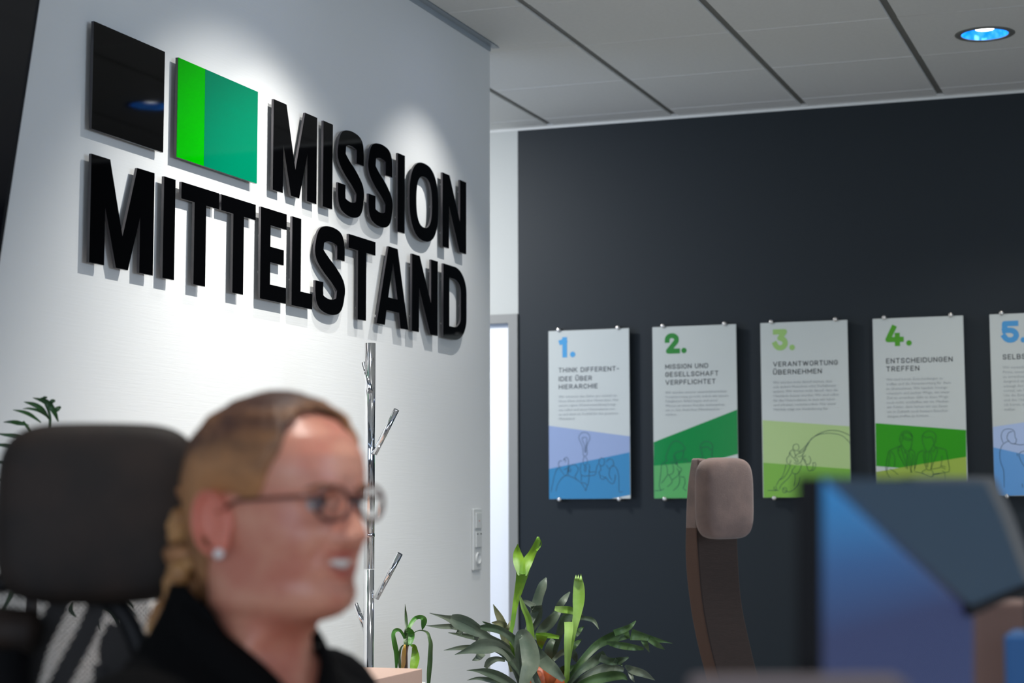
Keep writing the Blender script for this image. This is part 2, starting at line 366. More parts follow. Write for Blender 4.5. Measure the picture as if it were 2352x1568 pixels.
ROW2 = [('M', 207, 353.5), ('I', 375.0, 401.6), ('T', 415, 502.2), ('T', 506.9, 586.5), ('E', 598.2, 657.8), ('L', 670.5, 717.9), ('S', 724.5, 791.7), ('T', 800.1, 862.2), ('A', 865.4, 938.4), ('N', 946.2, 1005.6), ('D', 1018.2, 1071.8)]
LM = {}
def letters(row, zt, zb, ytop, word, rown):
    for i, (ch, xa, xb) in enumerate(row):
        # photo height of the row's mid line at this letter
        tt = ((xa+xb)/2-ytop[0])/(ytop[2]-ytop[0]); ym = ytop[1]+tt*(ytop[3]-ytop[1])
        ya, yb = sy_(xa, ym), sy_(xb, ym); h = zt-zb
        me = curve_mesh('letter', glyph(ch, yb-ya, h), TH)
        o = sign_piece('letter', me, ya, zb, 'glossy black letter %s, %s letter of the %s word on the white wall' % (ch, ORD[i], rown), 'letter', [M['black_gloss'], M['acryl_edge']], 'black letters of the wall sign')
        w = yb-ya
        P = {'M': [(.11, .15), (.11, .85), (.89, .15), (.89, .85)], 'I': [(.5, .2), (.5, .72)], 'T': [(.5, .15), (.12, .915), (.88, .915)], 'E': [(.18, .3), (.18, .7), (.7, .09)], 'L': [(.2, .3), (.2, .85), (.8, .09)],
             'S': [(.5, .93), (.5, .07), (.5, .5)], 'O': [(.12, .5), (.88, .5)], 'N': [(.13, .2), (.13, .85), (.87, .2), (.87, .85)], 'D': [(.13, .2), (.13, .8), (.9, .5)], 'A': [(.13, .1), (.87, .1), (.5, .92)]}[ch]
        pins(o, [(ya+a*w, zb+b*h) for a, b in P])
z1t = (sz_(627.3, 226.8)+sz_(1071, 419))/2; z1b = (sz_(622.5, 433.3)+sz_(1071, 584.4))/2
z2t = (sz_(207.4, 352.5)+sz_(1014.8, 602.8))/2; z2b = (sz_(201.9, 600.4)+sz_(1017.1, 774.6))/2
letters(ROW1, z1t, z1b, (625, 330, 1071, 501), 'MISSION', 'upper')
letters(ROW2, z2t, z2b, (205, 476, 1016, 689), 'MITTELSTAND', 'lower')
zst = (sz_(216.6, 51.2)+sz_(379.8, 119.9)+sz_(408.8, 131.8)+sz_(592.4, 209))/4; zsb = (sz_(209.3, 297.4)+sz_(373.9, 349.9)+sz_(404.7, 359.5)+sz_(587.9, 420.3))/4
ya, yb = sy_(213, 175), sy_(376.9, 235)
me = curve_mesh('sign_panel', [[(0, 0), (yb-ya, 0), (yb-ya, zst-zsb), (0, zst-zsb)]], TH)
o = sign_piece('sign_panel', me, ya, zsb, 'glossy black rectangle of the wall sign, left of the green panel', 'sign panel', [M['black_gloss'], M['acryl_edge']], None); 
pins(o, [(ya+.04, zsb+.04), (yb-.04, zsb+.04), (ya+.04, zst-.04), (yb-.04, zst-.04)])
ya, yb = sy_(406.8, 245), sy_(590.2, 315); ym = sy_(468.7, 270)
me = curve_mesh('sign_panel', [[(0, 0), (yb-ya, 0), (yb-ya, zst-zsb), (0, zst-zsb)]], TH)
o = sign_piece('sign_panel', me, ya, zsb, 'two-tone green rectangle of the wall sign between black panel and upper word', 'sign panel', [M['black_gloss'], M['acryl_edge']], None)
pins(o, [(ya+.04, zsb+.04), (yb-.04, zsb+.04), (ya+.04, zst-.04), (yb-.04, zst-.04)])
q = boxo('bright_green_field', (FX+0.0002, FX+0.0016, ya, ym-0.0003, zsb, zst), M['green_bright'], o); q['label'] = 'bright green strip'
q = boxo('teal_green_field', (FX+0.0002, FX+0.0016, ym+0.0003, yb, zsb, zst), M['green_teal'], o); q['label'] = 'dark teal green field'

# ================================================================ POSTERS
PYF = BY-0.04
def pp(x, y): v = onY(x, y, PYF); return (v.x, v.z)
ZT, ZB, XP, PW, PS = CAMZ+0.7968, CAMZ-0.0007, -2.8579, 0.4024, 0.5167
def flat(bm, pts, y=None, mi=0):
    y -= 4e-6*(len(bm.faces) % 120)
    f = bm.faces.new([bm.verts.new((x, y, z)) for x, z in pts]); f.material_index = mi
    f.normal_update()
    if f.normal.y > 0: f.normal_flip()
def ribbon2d(bm, P, wd, y, round_=True):
    P = [tuple(p) for p in P]
    if round_ and math.hypot(P[0][0]-P[-1][0], P[0][1]-P[-1][1]) > 1e-6:      # square caps
        for i_, j_ in ((0, 1), (-1, -2)):
            dx, dz = P[i_][0]-P[j_][0], P[i_][1]-P[j_][1]; l = math.hypot(dx, dz)
            if l > 1e-9: P[i_] = (P[i_][0]+dx/l*wd/2*.98, P[i_][1]+dz/l*wd/2*.98)
    for (a, b), (c, d) in zip(P, P[1:]):
        l = math.hypot(c-a, d-b)
        if l < 1e-7: continue
        nx, nz = -(d-b)/l*wd/2, (c-a)/l*wd/2
        flat(bm, [(a+nx, b+nz), (a-nx, b-nz), (c-nx, d-nz), (c+nx, d+nz)], y)
    if round_:
        for (a, b) in P[1:-1]: flat(bm, [(a+wd/2*math.cos(k*PI/4+.39), b+wd/2*math.sin(k*PI/4+.39)) for k in range(8)], y)
# stroke alphabet (centre lines), unit height
def _arc(*a): return arc(*a, 8)
GL = {
 'A': (.78, [[(0, 0), (.39, 1), (.78, 0)], [(.12, .28), (.66, .28)]]),
 'B': (.62, [[(0, 0), (0, 1), (.34, 1)]+_arc(.34, .75, .24, .25, 90, -90)+[(0, .5)], [(.34, .5)]+_arc(.36, .25, .26, .25, 90, -90)+[(0, 0)]]),
 'C': (.62, [[(.62, .72)]+_arc(.31, .69, .31, .31, 0, 180)+_arc(.31, .31, .31, .31, 180, 360)+[(.62, .30)]]),
 'D': (.64, [[(0, 0), (0, 1), (.3, 1)]+_arc(.3, .66, .34, .34, 90, 0)+_arc(.3, .34, .34, .34, 0, -90)+[(0, 0)]]),
 'E': (.52, [[(.52, 1), (0, 1), (0, 0), (.52, 0)], [(0, .51), (.46, .51)]]),
 'F': (.50, [[(.50, 1), (0, 1), (0, 0)], [(0, .49), (.44, .49)]]),
 'G': (.63, [[(.63, .74)]+_arc(.315, .69, .315, .31, 0, 180)+_arc(.315, .31, .315, .31, 180, 360)+[(.63, .48), (.36, .48)]]),
 'H': (.64, [[(0, 0), (0, 1)], [(.64, 0), (.64, 1)], [(0, .51), (.64, .51)]]),
 'I': (.0, [[(0, 0), (0, 1)]]),
 'K': (.62, [[(0, 0), (0, 1)], [(.58, 1), (0, .40)], [(.2, .58), (.62, 0)]]),
 'L': (.50, [[(0, 1), (0, 0), (.50, 0)]]),
 'M': (.78, [[(0, 0), (0, 1), (.39, .25), (.78, 1), (.78, 0)]]),
 'N': (.64, [[(0, 0), (0, 1), (.64, 0), (.64, 1)]]),
 'O': (.63, [_arc(.315, .69, .315, .31, 0, 180)+_arc(.315, .31, .315, .31, 180, 360)+[(.63, .69)]]),
 'P': (.58, [[(0, 0), (0, 1), (.32, 1)]+_arc(.32, .72, .26, .28, 90, -90)+[(0, .44)]]),
 'R': (.60, [[(0, 0), (0, 1), (.32, 1)]+_arc(.32, .73, .26, .27, 90, -90)+[(0, .46)], [(.3, .46), (.60, 0)]]),
 'S': (.60, [[(.6, .76)]+_arc(.3, .76, .3, .24, 0, 180)+[(.03, .64), (.16, .54), (.44, .46), (.57, .36)]+_arc(.3, .24, .3, .24, 0, -180)]),
 'T': (.62, [[(0, 1), (.62, 1)], [(.31, 1), (.31, 0)]]),
 'U': (.62, [[(0, 1)]+_arc(.31, .31, .31, .31, 180, 360)+[(.62, 1)]]),
 'V': (.74, [[(0, 1), (.37, 0), (.74, 1)]]),
 'W': (1.06, [[(0, 1), (.26, 0), (.53, .95), (.80, 0), (1.06, 1)]]),
 'Ü': (.62, [[(0, 1)]+_arc(.31, .31, .31, .31, 180, 360)+[(.62, 1)], [(.17, 1.2), (.17, 1.34)], [(.45, 1.2), (.45, 1.34)]]),
 '-': (.34, [[(0, .45), (.34, .45)]]), '.': (.0, [[(0, -.02), (0, .06)]]), ' ': (.12, []),
}
def stroke_text(bm, txt, x0, z0, x1, h, wd, y):
    ext = sum(GL[c][0] for c in txt); hh = h-wd; gap = 0.34*hh
    tot = ext*hh+wd*len(txt)+gap*0.6*(len(txt)-1); k = (x1-x0)/tot; x = x0
    for c in txt:
        gw, paths = GL[c]
        for P in paths: ribbon2d(bm, [(x+(wd/2+a*hh)*k, z0+wd/2+b*hh) for a, b in P], wd, y)
        x += (wd+gw*hh+gap*0.6)*k
DIG = {
 '1': [[(.28, 0), (.28, 1)], [(.03, .84), (.28, .92)]],
 '2': [[(.02, .70), (.02, .76)]+_arc(.31, .74, .29, .26, 180, 0)+[(.58, .62), (.08, .0), (.66, 0)]],
 '3': [[(.02, 1), (.56, 1), (.27, .60)]+_arc(.29, .30, .30, .30, 80, -170)],
 '4': [[(.34, 1), (.0, .26), (.76, .26)], [(.54, .52), (.54, 0)]],
 '5': [[(.60, 1), (.04, 1), (.04, .60)], [(.04, .58), (.10, .60)]+_arc(.31, .30, .31, .30, 95, -165)],
}
def text_mesh(lines, x0, zb, pitch, size, wmax, y, parent, m):
    cu = bpy.data.curves.new('t', 'FONT'); cu.body = '\n'.join(lines); cu.size = size; cu.space_line = pitch/size; cu.resolution_u = 1; cu.fill_mode = 'FRONT'
    o = bpy.data.objects.new('t', cu); C.objects.link(o); dg = bpy.context.evaluated_depsgraph_get(); dg.update()
    me = bpy.data.meshes.new_from_object(o.evaluated_get(dg)); bpy.data.objects.remove(o); bpy.data.curves.remove(cu)
    mx = max(v.co.x for v in me.vertices); k = wmax/mx; base = Vector(parent['_o'])
    for v in me.vertices: a, b, _ = v.co; v.co = Vector((x0+a*k, y, zb+b))-base
    me.materials.clear(); me.materials.append(m)
    ob = bpy.data.objects.new('body_text', me); link(ob, parent); ob['_o'] = list(base); ob['label'] = 'small grey body text'; return ob
P1 = lambda X, Y: (1230+X/3.408, 720+Y/3.408)
P3 = lambda X, Y: (1720+X/3.267, 700+Y/3.267)
P5 = lambda X, Y: (2260+X/3.41, 700+Y/3.41)
D1 = lambda X, Y: (1250+X/7.467, 950+Y/7.467)
D2 = lambda X, Y: (1490+X/6.818, 930+Y/6.818)
D3 = lambda X, Y: (1740+X/7.126, 940+Y/7.126)
D4 = lambda X, Y: (2000+X/9.8, 950+Y/9.8)
def circ(cx, cy, rx, ry, a0=0, a1=360, n=14): return [(cx+rx*math.cos(math.radians(a0+(a1-a0)*k/n)), cy+ry*math.sin(math.radians(a0+(a1-a0)*k/n))) for k in range(n+1)]
POST = [
 dict(num='1', col=(72, 150, 200), nb=(P1, 180, 345, 255, 183), dot=(P1, 291, 326, 21), head=[('THINK DIFFERENT-', P1(180, 462), P1(655, 450)), ('IDEE ÜBER', P1(182, 530), P1(442, 524)), ('HIERARCHIE', P1(182, 592), P1(487, 584))],
   body=(P1(181, 660), P1(650, 650), 34.5/3.408, ['Wir erkennen den Status quo niemals an.', 'Neue Ideen stehen über Hierarchien. Nur', 'unsere eigene Weiterentwicklung bringt', 'uns selbst und unser Unternehmen vor-', 'an und dient als Vorbild für den gesamten', 'Mittelstand.']),
   fields=[((140, 156, 190), [D1(70, 205), D1(1470, 385), D1(1466, 660), D1(75, 945)], 'pale blue field'), ((38, 122, 168), [D1(75, 945), D1(1466, 660), D1(1475, 1390), D1(1150, 1462), D1(75, 1468)], 'blue field')],
   D=D1, draw=[circ(690, 410, 95, 92, 140, 400), [(617, 470), (655, 560), (668, 640), (668, 700), (700, 735)], [(763, 470), (728, 560), (735, 640), (738, 690), (700, 735)], circ(692, 425, 40, 22, 180, 360), [(652, 425), (665, 480), (690, 530), (700, 640), (712, 655), (725, 480), (735, 425)],
     [(690, 735), (668, 790), (672, 860), (700, 885), (735, 850), (740, 800), (715, 740)], [(700, 885), (690, 970), (712, 985), (722, 900)], [(640, 850), (622, 900), (625, 1010), (640, 1050)], [(765, 860), (780, 900), (770, 1000), (770, 1080), (755, 1200), (735, 1225), (700, 1190), (640, 1180)], [(640, 1050), (635, 1150)],
     circ(290, 860, 45, 55, 90, 290), [(330, 800), (345, 770), (385, 745), (415, 790), (415, 870), (400, 1000), (380, 1060), (340, 1040), (250, 915)], [(340, 780), (375, 800), (355, 830)], [(250, 915), (200, 980), (165, 1100), (140, 1220), (120, 1340)], [(205, 1330), (215, 1260), (260, 1160), (330, 1080), (400, 1060), (500, 1095), (560, 1130), (640, 1190), (700, 1290), (712, 1320), (745, 1210)],
     [(340, 960), (395, 930)], circ(500, 950, 82, 80, 150, 380), [(430, 900), (410, 1000), (425, 1050)], [(575, 985), (545, 1040), (530, 1080), (560, 1130)], [(455, 940), (450, 1000)],
     [(640, 1050), (700, 1070), (770, 1060), (860, 1050), (890, 1000), (870, 990), (790, 1000), (770, 950)], [(890, 980), (905, 900), (935, 860)], circ(988, 825, 48, 70, 0, 360), [(960, 890), (975, 960), (940, 1000), (960, 1060), (970, 1110), (1020, 1120), (1060, 1080)], circ(1130, 850, 60, 80, 200, 400), [(1070, 880), (1090, 920), (1120, 940), (1170, 890), (1220, 910), (1260, 980), (1280, 1100), (1285, 1330), (1345, 1332)], [(1130, 930), (1115, 1000), (1120, 1070), (1160, 1130)], [(1060, 1090), (1100, 1150), (1160, 1200), (1200, 1170), (1220, 1080), (1215, 1040)], [(985, 1060), (1040, 1090)]]),
 dict(num='2', col=(55, 130, 60), nb=(P1, 1010, 315, 1130, 150), dot=(P1, 1162, 292, 21), head=[('MISSION UND', P1(1015, 435), P1(1352, 428)), ('GESELLSCHAFT', P1(1016, 496), P1(1433, 486)), ('VERPFLICHTET', P1(1017, 558), P1(1410, 548))],
   body=(P1(1015, 628), P1(1510, 618), 34.3/3.408, ['Wir werden unserer unternehmerischen', 'Verantwortung gerecht, indem wir unsere', 'Fähigkeiten, Erfahrungen und unser', 'Wissen an unsere Kunden weitergeben,', 'um so den deutschen Mittelstand zu', 'stärken.']),
   fields=[((8, 130, 62), [D2(80, 580), D2(1388, 70), D2(1395, 765), D2(1150, 830), D2(900, 880), D2(80, 948)], 'dark green field'), ((88, 165, 95), [D2(80, 948), D2(900, 880), D2(1402, 870), D2(1406, 1462), D2(85, 1465)], 'light green field')],
   D=D2, draw=[[(295, 870), (265, 820), (300, 720), (330, 640), (370, 585), (420, 560), (490, 580), (550, 640), (570, 690), (545, 710), (440, 740), (395, 790), (410, 880), (430, 905)], [(545, 710), (540, 780), (515, 850), (480, 870), (430, 860), (412, 800)], [(295, 870), (210, 920), (195, 1000), (180, 1150), (165, 1260), (190, 1330), (240, 1310)], [(90, 1342), (200, 1335)], [(250, 910), (290, 980), (300, 1090), (380, 1060), (385, 960), (340, 880)], [(300, 1090), (200, 1225)], [(320, 1100), (370, 1200), (290, 1280)], [(370, 880), (430, 930), (440, 880), (455, 960), (510, 990), (490, 1050), (440, 990)], [(470, 1040), (485, 1150), (470, 1250), (385, 1340)], [(490, 1060), (440, 1120), (370, 1170)],
     circ(905, 660, 98, 92, 180, 360), [(807, 660), (830, 740), (850, 820)], [(1003, 660), (990, 760), (1000, 820)], [(807, 670), (880, 660), (930, 655), (960, 700), (1000, 690)], [(550, 850), (600, 850), (620, 900), (850, 820)], [(550, 850), (555, 900)], [(560, 1140), (570, 1230), (540, 1300), (590, 1340)], [(500, 1120), (560, 1125)]]),
 dict(num='3', col=(150, 185, 110), nb=(P3, 180, 345, 290, 180), dot=(P3, 325, 321, 21), head=[('VERANTWORTUNG', P3(182, 464), P3(668, 449)), ('ÜBERNEHMEN', P3(182, 524), P3(548, 514))],
   body=(P3(182, 592), P3(672, 580), 33.6/3.267, ['Wir werden nicht darauf warten, dass', 'sich andere Menschen oder Verhältnisse', 'ändern. Wir warten nicht darauf, dass die', 'Umstände besser werden. Wir sind selbst', 'für das Unternehmen, in dem wir leben', 'und arbeiten, verantwortlich. Nur unser', 'Handeln trägt zur Veränderung bei.']),
   fields=[((168, 192, 130), [D3(82, 175), D3(1510, 275), D3(1520, 975), D3(92, 870)], 'pale lime field'), ((118, 172, 66), [D3(92, 870), D3(1520, 975), D3(1528, 1450), D3(100, 1455)], 'grass green field')],
   D=D3, draw=[circ(630, 620, 50, 55, 0, 360), [(580, 650), (525, 700), (520, 750), (480, 800), (480, 860), (520, 900), (545, 830)], [(525, 700), (560, 770), (600, 790), (620, 760), (600, 690), (580, 670)], [(660, 680), (690, 700), (680, 720), (640, 740), (620, 770)], [(680, 690), (750, 640), (800, 580), (850, 520), (920, 450), (1020, 390), (1130, 350), (1250, 342), (1380, 365), (1510, 425)], [(690, 720), (770, 660), (830, 560), (880, 480), (980, 420), (1080, 395), (1200, 390), (1330, 410), (1420, 455), (1520, 555)], [(800, 600), (785, 650), (760, 700), (720, 760), (660, 775)], [(630, 780), (660, 830), (660, 860), (630, 850), (600, 800)], [(740, 740), (730, 820), (690, 880), (640, 890), (600, 870)], circ(820, 830, 50, 70, -70, 200), [(790, 750), (740, 800), (800, 860)], [(800, 890), (820, 980), (860, 1010), (900, 970), (910, 900), (900, 880), (940, 870), (955, 910), (930, 980), (890, 1010)],
     [(470, 890), (450, 970), (410, 1090), (350, 1160), (310, 1240)], [(540, 900), (500, 1010), (430, 1110), (370, 1150)], [(560, 1040), (500, 1130), (400, 1220), (360, 1300)], [(270, 1260), (275, 1310), (310, 1315), (300, 1250)], [(170, 1325), (350, 1325)], [(720, 890), (700, 980), (640, 1060), (560, 1020), (620, 930)], [(615, 1060), (620, 1170), (600, 1250)], [(700, 1110), (680, 1220), (600, 1310), (520, 1350), (480, 1330)], circ(445, 1320, 35, 45, 0, 360), [(420, 1290), (470, 1350)]]),
 dict(num='4', col=(78, 150, 40), nb=(P3, 1025, 312, 1160, 150), dot=(P3, 1202, 291, 21), head=[('ENTSCHEIDUNGEN', P3(1030, 440), P3(1530, 427)), ('TREFFEN', P3(1031, 500), P3(1280, 494))],
   body=(P3(1030, 570), P3(1516, 556), 34.4/3.267, ['Wir sind bereit, Entscheidungen zu', 'treffen und die Verantwortung für diese', 'zu übernehmen. Wir handeln lösungs-', 'orientiert und suchen Wege, um unser', 'Ziel zu erreichen. Gibt es diese Wege', 'noch nicht, erschaffen wir sie. Machen', 'wir Fehler, dann lernen wir aus ihnen,', 'um in Zukunft noch bessere Entschei-', 'dungen treffen zu können.']),
   fields=[((48, 145, 20), [D4(108, 210), D4(2146, 365), D4(2152, 965), D4(640, 1215), D4(125, 1175)], 'strong green field'), ((150, 172, 72), [D4(125, 1310), D4(640, 1215), D4(2152, 965), D4(2165, 1840), D4(140, 1850)], 'olive lime field')],
   D=D4, draw=[circ(800, 540, 140, 155, 170, 360), circ(810, 530, 115, 105, 200, 360), [(660, 540), (650, 600), (690, 690), (670, 720), (430, 825), (390, 900), (345, 1150), (345, 1270), (400, 1400), (440, 1450)], [(690, 690), (780, 820), (870, 830), (920, 700), (935, 540)], [(720, 480), (820, 550), (925, 570)], [(730, 540), (830, 600), (920, 590)], [(700, 460), (725, 560), (690, 640)], [(430, 825), (520, 920), (545, 1040), (530, 1200)], [(420, 860), (440, 960), (405, 1050), (420, 1130), (380, 1200), (370, 1290)], [(670, 720), (610, 800), (650, 830), (610, 860), (800, 1230)], [(670, 720), (830, 1240)], [(780, 830), (760, 870), (820, 900), (810, 1050), (830, 1250)], [(870, 830), (860, 900), (900, 1050), (920, 1330)], [(820, 900), (870, 1150), (910, 1330)], [(880, 800), (960, 830), (990, 900), (990, 1100), (980, 1290)], [(910, 880), (945, 950), (930, 1200)], [(425, 1230), (520, 1290), (620, 1380)],
     circ(1315, 530, 155, 145, 180, 365), [(1160, 530), (1165, 620), (1200, 730), (1250, 840), (1300, 850), (1360, 800), (1415, 690), (1420, 640), (1365, 520), (1260, 535), (1165, 490)], [(1470, 540), (1455, 580), (1465, 620), (1440, 660)], [(1200, 820), (1080, 870), (1050, 950), (1020, 1130), (990, 1240)], [(1415, 690), (1470, 755), (1670, 800), (1710, 870), (1730, 1000), (1770, 1200), (1760, 1290), (1700, 1320), (1400, 1360)], [(1240, 840), (1190, 900), (1200, 1050), (1260, 1240), (1350, 1250), (1370, 1000), (1350, 870), (1300, 850)], [(1240, 860), (1235, 1000), (1265, 1200)], [(1310, 870), (1300, 1000), (1280, 1200)], [(1470, 755), (1500, 860), (1400, 1120), (1360, 1240)], [(1450, 760), (1420, 850), (1350, 820)], [(1600, 940), (1600, 1060), (1580, 1160), (1560, 1210), (1370, 1245)], [(1590, 1170), (1690, 1195)], [(1590, 1200), (1680, 1245)], [(1600, 1290), (1660, 1320), (1680, 1500)], [(1000, 1310), (1150, 1340), (1350, 1430), (1420, 1380), (1560, 1350)], [(1260, 1240), (1160, 1300), (1180, 1340)], [(1350, 1250), (1400, 1320), (1390, 1440)]]),
 dict(num='5', col=(78, 148, 198), nb=(P5, 138, 300, 272, 122), dot=(P5, 309, 279, 22), head=[('SELBSTLOS', P5(147, 428), P5(485, 418))],
   body=(P5(147, 500), P5(640, 486), 36.4/3.41, ['Wir versuchen, als Team der ganzen', 'Firma, unsere gemeinsamen Ziele', 'zu erreichen. Das Wir steht im Vor-', 'dergrund und nicht das Ich. Das', 'erzeugt den entscheidenden Markt-', 'vorteil, um Mehrwert zu schaffen.', 'Um die Entwicklung der Kunden', 'und des Unternehmens geht es, bin', 'ich bereit, mich selbst zurückzu-', 'stellen.']),
   fields=[((165, 182, 212), [P5(70, 955), P5(790, 850), P5(800, 1280), P5(72, 1115)], 'pale blue field'), ((96, 150, 203), [P5(72, 1115), P5(800, 1280), P5(812, 1480), P5(80, 1496)], 'blue field')],
   D=P5, draw=[[(150, 1080), (135, 1030), (150, 985), (190, 970), (235, 985), (245, 1040), (255, 1050), (245, 1085), (215, 1085), (195, 1065)], [(195, 1065), (180, 1040), (195, 1000), (225, 990)], [(195, 1065), (150, 1090), (125, 1150), (130, 1230), (155, 1300), (158, 1430)], [(230, 1085), (280, 1095), (340, 1088)], [(330, 1140), (275, 1165), (300, 1240), (360, 1320)], [(260, 1160), (262, 1185)], [(300, 1400), (305, 1430)]]),
]
ink_c = {}
for i, D in enumerate(POST):
    xl = XP+i*PS; xr = xl+PW
    topic = ['first', 'second', 'third', 'fourth', 'fifth'][i]
    desc = ['blue figures holding up a light bulb under the number 1', 'two-green fields and line drawing of talkers under the number 2', 'lime fields with climbers pulling a rope under the number 3', 'green field with two men in suits under the number 4', 'blue field, cut by the right edge, number 5'][i]
    e = empty('wall_poster', ((xl+xr)/2, PYF, ZB), 'white acrylic poster with ' + desc, 'poster', 'numbered posters on the dark wall')
    bm = bmesh.new(); box(bm, xl, xr, PYF, PYF+0.008, ZB, ZT); pn = mesh_obj('panel', bm, M['poster'], e, bevel=0.0012)
    for j, (c, pts, lb) in enumerate(D['fields']):
        q = [pp(*p) for p in pts]; q = [(min(max(a, xl+.0006), xr-.0006), min(max(b, ZB+.0006), ZT)) for a, b in q]
        bm = bmesh.new(); flat(bm, q, PYF-0.0004); f = mesh_obj('colour_field', bm, ink('ink_%d_%d' % (i, j), *c), e); f['label'] = lb
    bm = bmesh.new()
    fn, X0n, Yb, X1n, Yt = D['nb']; a = pp(*fn(X0n, Yb)); b = pp(*fn(X1n, Yt)); h = b[1]-a[1]; wd = h*0.245
    gx = max(max(p[0] for p in P) for P in DIG[D['num']]); kx = (b[0]-a[0]-wd)/gx
    if D['num'] == '1': kx = (h-wd)*.95
    for P in DIG[D['num']]: ribbon2d(bm, [(a[0]+wd/2+px*kx, a[1]+wd/2+pz*(h-wd)) for px, pz in P], wd, PYF-0.0007)
    if D['num'] == '4':
        pass
    fn, dx, dy, dr = D['dot']; c = pp(*fn(dx, dy)); c2 = pp(*fn(dx+dr, dy)); rr = c2[0]-c[0]
    flat(bm, [(c[0]+rr*math.cos(k*PI/10), a[1]+rr+rr*math.sin(k*PI/10)) for k in range(20)], PYF-0.0007)
    f = mesh_obj('number', bm, ink('ink_num_%d' % i, *D['col']), e); f['label'] = 'large coloured number with a dot'
    bm = bmesh.new()
    for (t, pa, pb) in D['head']:
        a = pp(*pa); b = pp(*pb); stroke_text(bm, t, a[0], a[1], b[0], 0.0225, 0.0032, PYF-0.0007)
    f = mesh_obj('heading', bm, M['ink'], e); f['label'] = 'black capital heading'
    pa, pb, pitch, lines = D['body']; a = pp(*pa); b = pp(*pb); pz = a[1]-pp(pa[0], pa[1]+pitch)[1]
    text_mesh(lines, a[0], a[1], pz, 0.0175, b[0]-a[0], PYF-0.0007, e, M['ink_grey'])
    bm = bmesh.new()
    for L in D['draw']:
        q = [pp(*D['D'](*p)) for p in (catmull(L, 3) if len(L) > 2 else L)]; q = [(min(max(u, xl), xr), min(max(v, ZB), ZT)) for u, v in q]
        ribbon2d(bm, q, 0.0021, PYF-0.0009, False)
    f = mesh_obj('line_drawing', bm, mat('line_ink_%d' % i, srgb(30, 55, 60) if i != 3 else srgb(10, 70, 20), 0.3), e); f['label'] = 'thin continuous line drawing'
    for u in (0.13, 0.865):
        for z in (ZT+0.004, ZB-0.002):
            x = xl+u*PW; bm = bmesh.new(); lathe(bm, (x, PYF, z), [(0.0001, 0.009), (0.006, 0.009), (0.0095, 0.007), (0.0098, 0.003), (0.0098, -0.0365)], 20, axis=(0, -1, 0)); mesh_obj('stand_off', bm, M['steel'], e, smooth=False)

# ================================================================ SOCKET STRIP
a = onX(1081, 1176, WX); b = onX(1103, 1300, WX); zc = (a.z+b.z)/2; yc = (a.y+b.y)/2
HH = 0.232; WW = 0.082
e = empty('socket_strip', (WX, yc, zc-HH/2), 'vertical white socket and switch strip low on the white wall near the door', 'socket')
boxo('frame', (WX+0.0003, WX+0.010, yc-WW/2, yc+WW/2, zc-HH/2, zc+HH/2), M['plastic_white'], e, bevel=0.003)
for k, nm in enumerate(('socket_insert', 'switch_rocker', 'blank_cover')):
    z = zc-HH/2+0.045+k*0.071
    if k == 0:
        bm = bmesh.new(); lathe(bm, (WX+0.0101, yc, z), [(0.0225, 0.0), (0.0225, 0.006), (0.0195, 0.006), (0.0195, -0.004), (0.0001, -0.004)], 28, axis=(1, 0, 0)); ins = mesh_obj(nm, bm, M['plastic_white'], e)
        for s in (-1, 1):
            bm = bmesh.new(); tube(bm, [(WX+0.0062, yc+s*.0095, z), (WX+0.0066, yc+s*.0095, z)], 0.0025, 8); mesh_obj('contact_hole', bm, M['plastic_dark'], ins)
    else:
        o = boxo(nm, (WX+0.0101, WX+0.016, yc-0.028, yc+0.028, z-0.029, z+0.029), M['plastic_white'], e, bevel=0.0015)
        if k == 1:
            for s in (-1, 1):
                boxo('status_window', (WX+0.0161, WX+0.0166, yc+s*.017-0.006, yc+s*.017+0.006, z+0.019, z+0.0225), M['plastic_dark'], o)
        else:
            boxo('indicator', (WX+0.0161, WX+0.0166, yc-0.004, yc+0.004, z-0.003, z+0.001), mat('red_indicator', (0.6, 0.15, 0.12), 0.4), o)

# ================================================================ BLACK DISPLAY AT THE LEFT EDGE
XD = -2.30
eT = onX(92, 0, XD); eB = onX(-1, 604, XD)
dirv = (eT-eB).normalized(); top = eT+dirv*0.28; bot = eB-dirv*0.42
M['screen_black'] = mat('display_glass_black', (0.004, 0.004, 0.006), 0.08)
e = empty('presentation_display', (XD-0.1, bot.y-0.45, 0), 'tall black glass display leaning back at the left edge before the white wall', 'display')
wv = Vector((-0.05, -1.0, 0)).normalized()*0.9; nv = wv.cross(dirv).normalized()
if nv.x < 0: nv = -nv
def slab(name, p0, p1, wv, tv, m, parent, bevel=None):
    bm = bmesh.new(); P = [p0, p1, p1+wv, p0+wv]; A = [bm.verts.new(p) for p in P]; B = [bm.verts.new(p+tv) for p in P]
    bm.faces.new(A); bm.faces.new(B[::-1])
    for k in range(4): bm.faces.new((A[k], B[k], B[(k+1) % 4], A[(k+1) % 4]))
    bmesh.ops.recalc_face_normals(bm, faces=bm.faces); return mesh_obj(name, bm, m, parent, bevel=bevel)
slab('housing', bot, top, wv, -nv*0.035, M['black_plastic'], e)
ins = wv.normalized()*0.012
slab('screen', bot+ins+dirv*.012+nv*.0008, top+ins-dirv*.012+nv*.0008, wv-ins*2, nv*0.001, M['screen_black'], e)
for k in (0.2, 0.7):
    q = bot+wv*k
    bm = bmesh.new(); tube(bm, [(q.x-0.015, q.y, 0.03), (q.x-0.015, q.y, q.z+0.05)], 0.018, 12); tube(bm, [(q.x-0.17, q.y, 0.03), (q.x+0.30, q.y, 0.03)], 0.022, 12); mesh_obj('stand_leg', bm, M['black_plastic'], e)

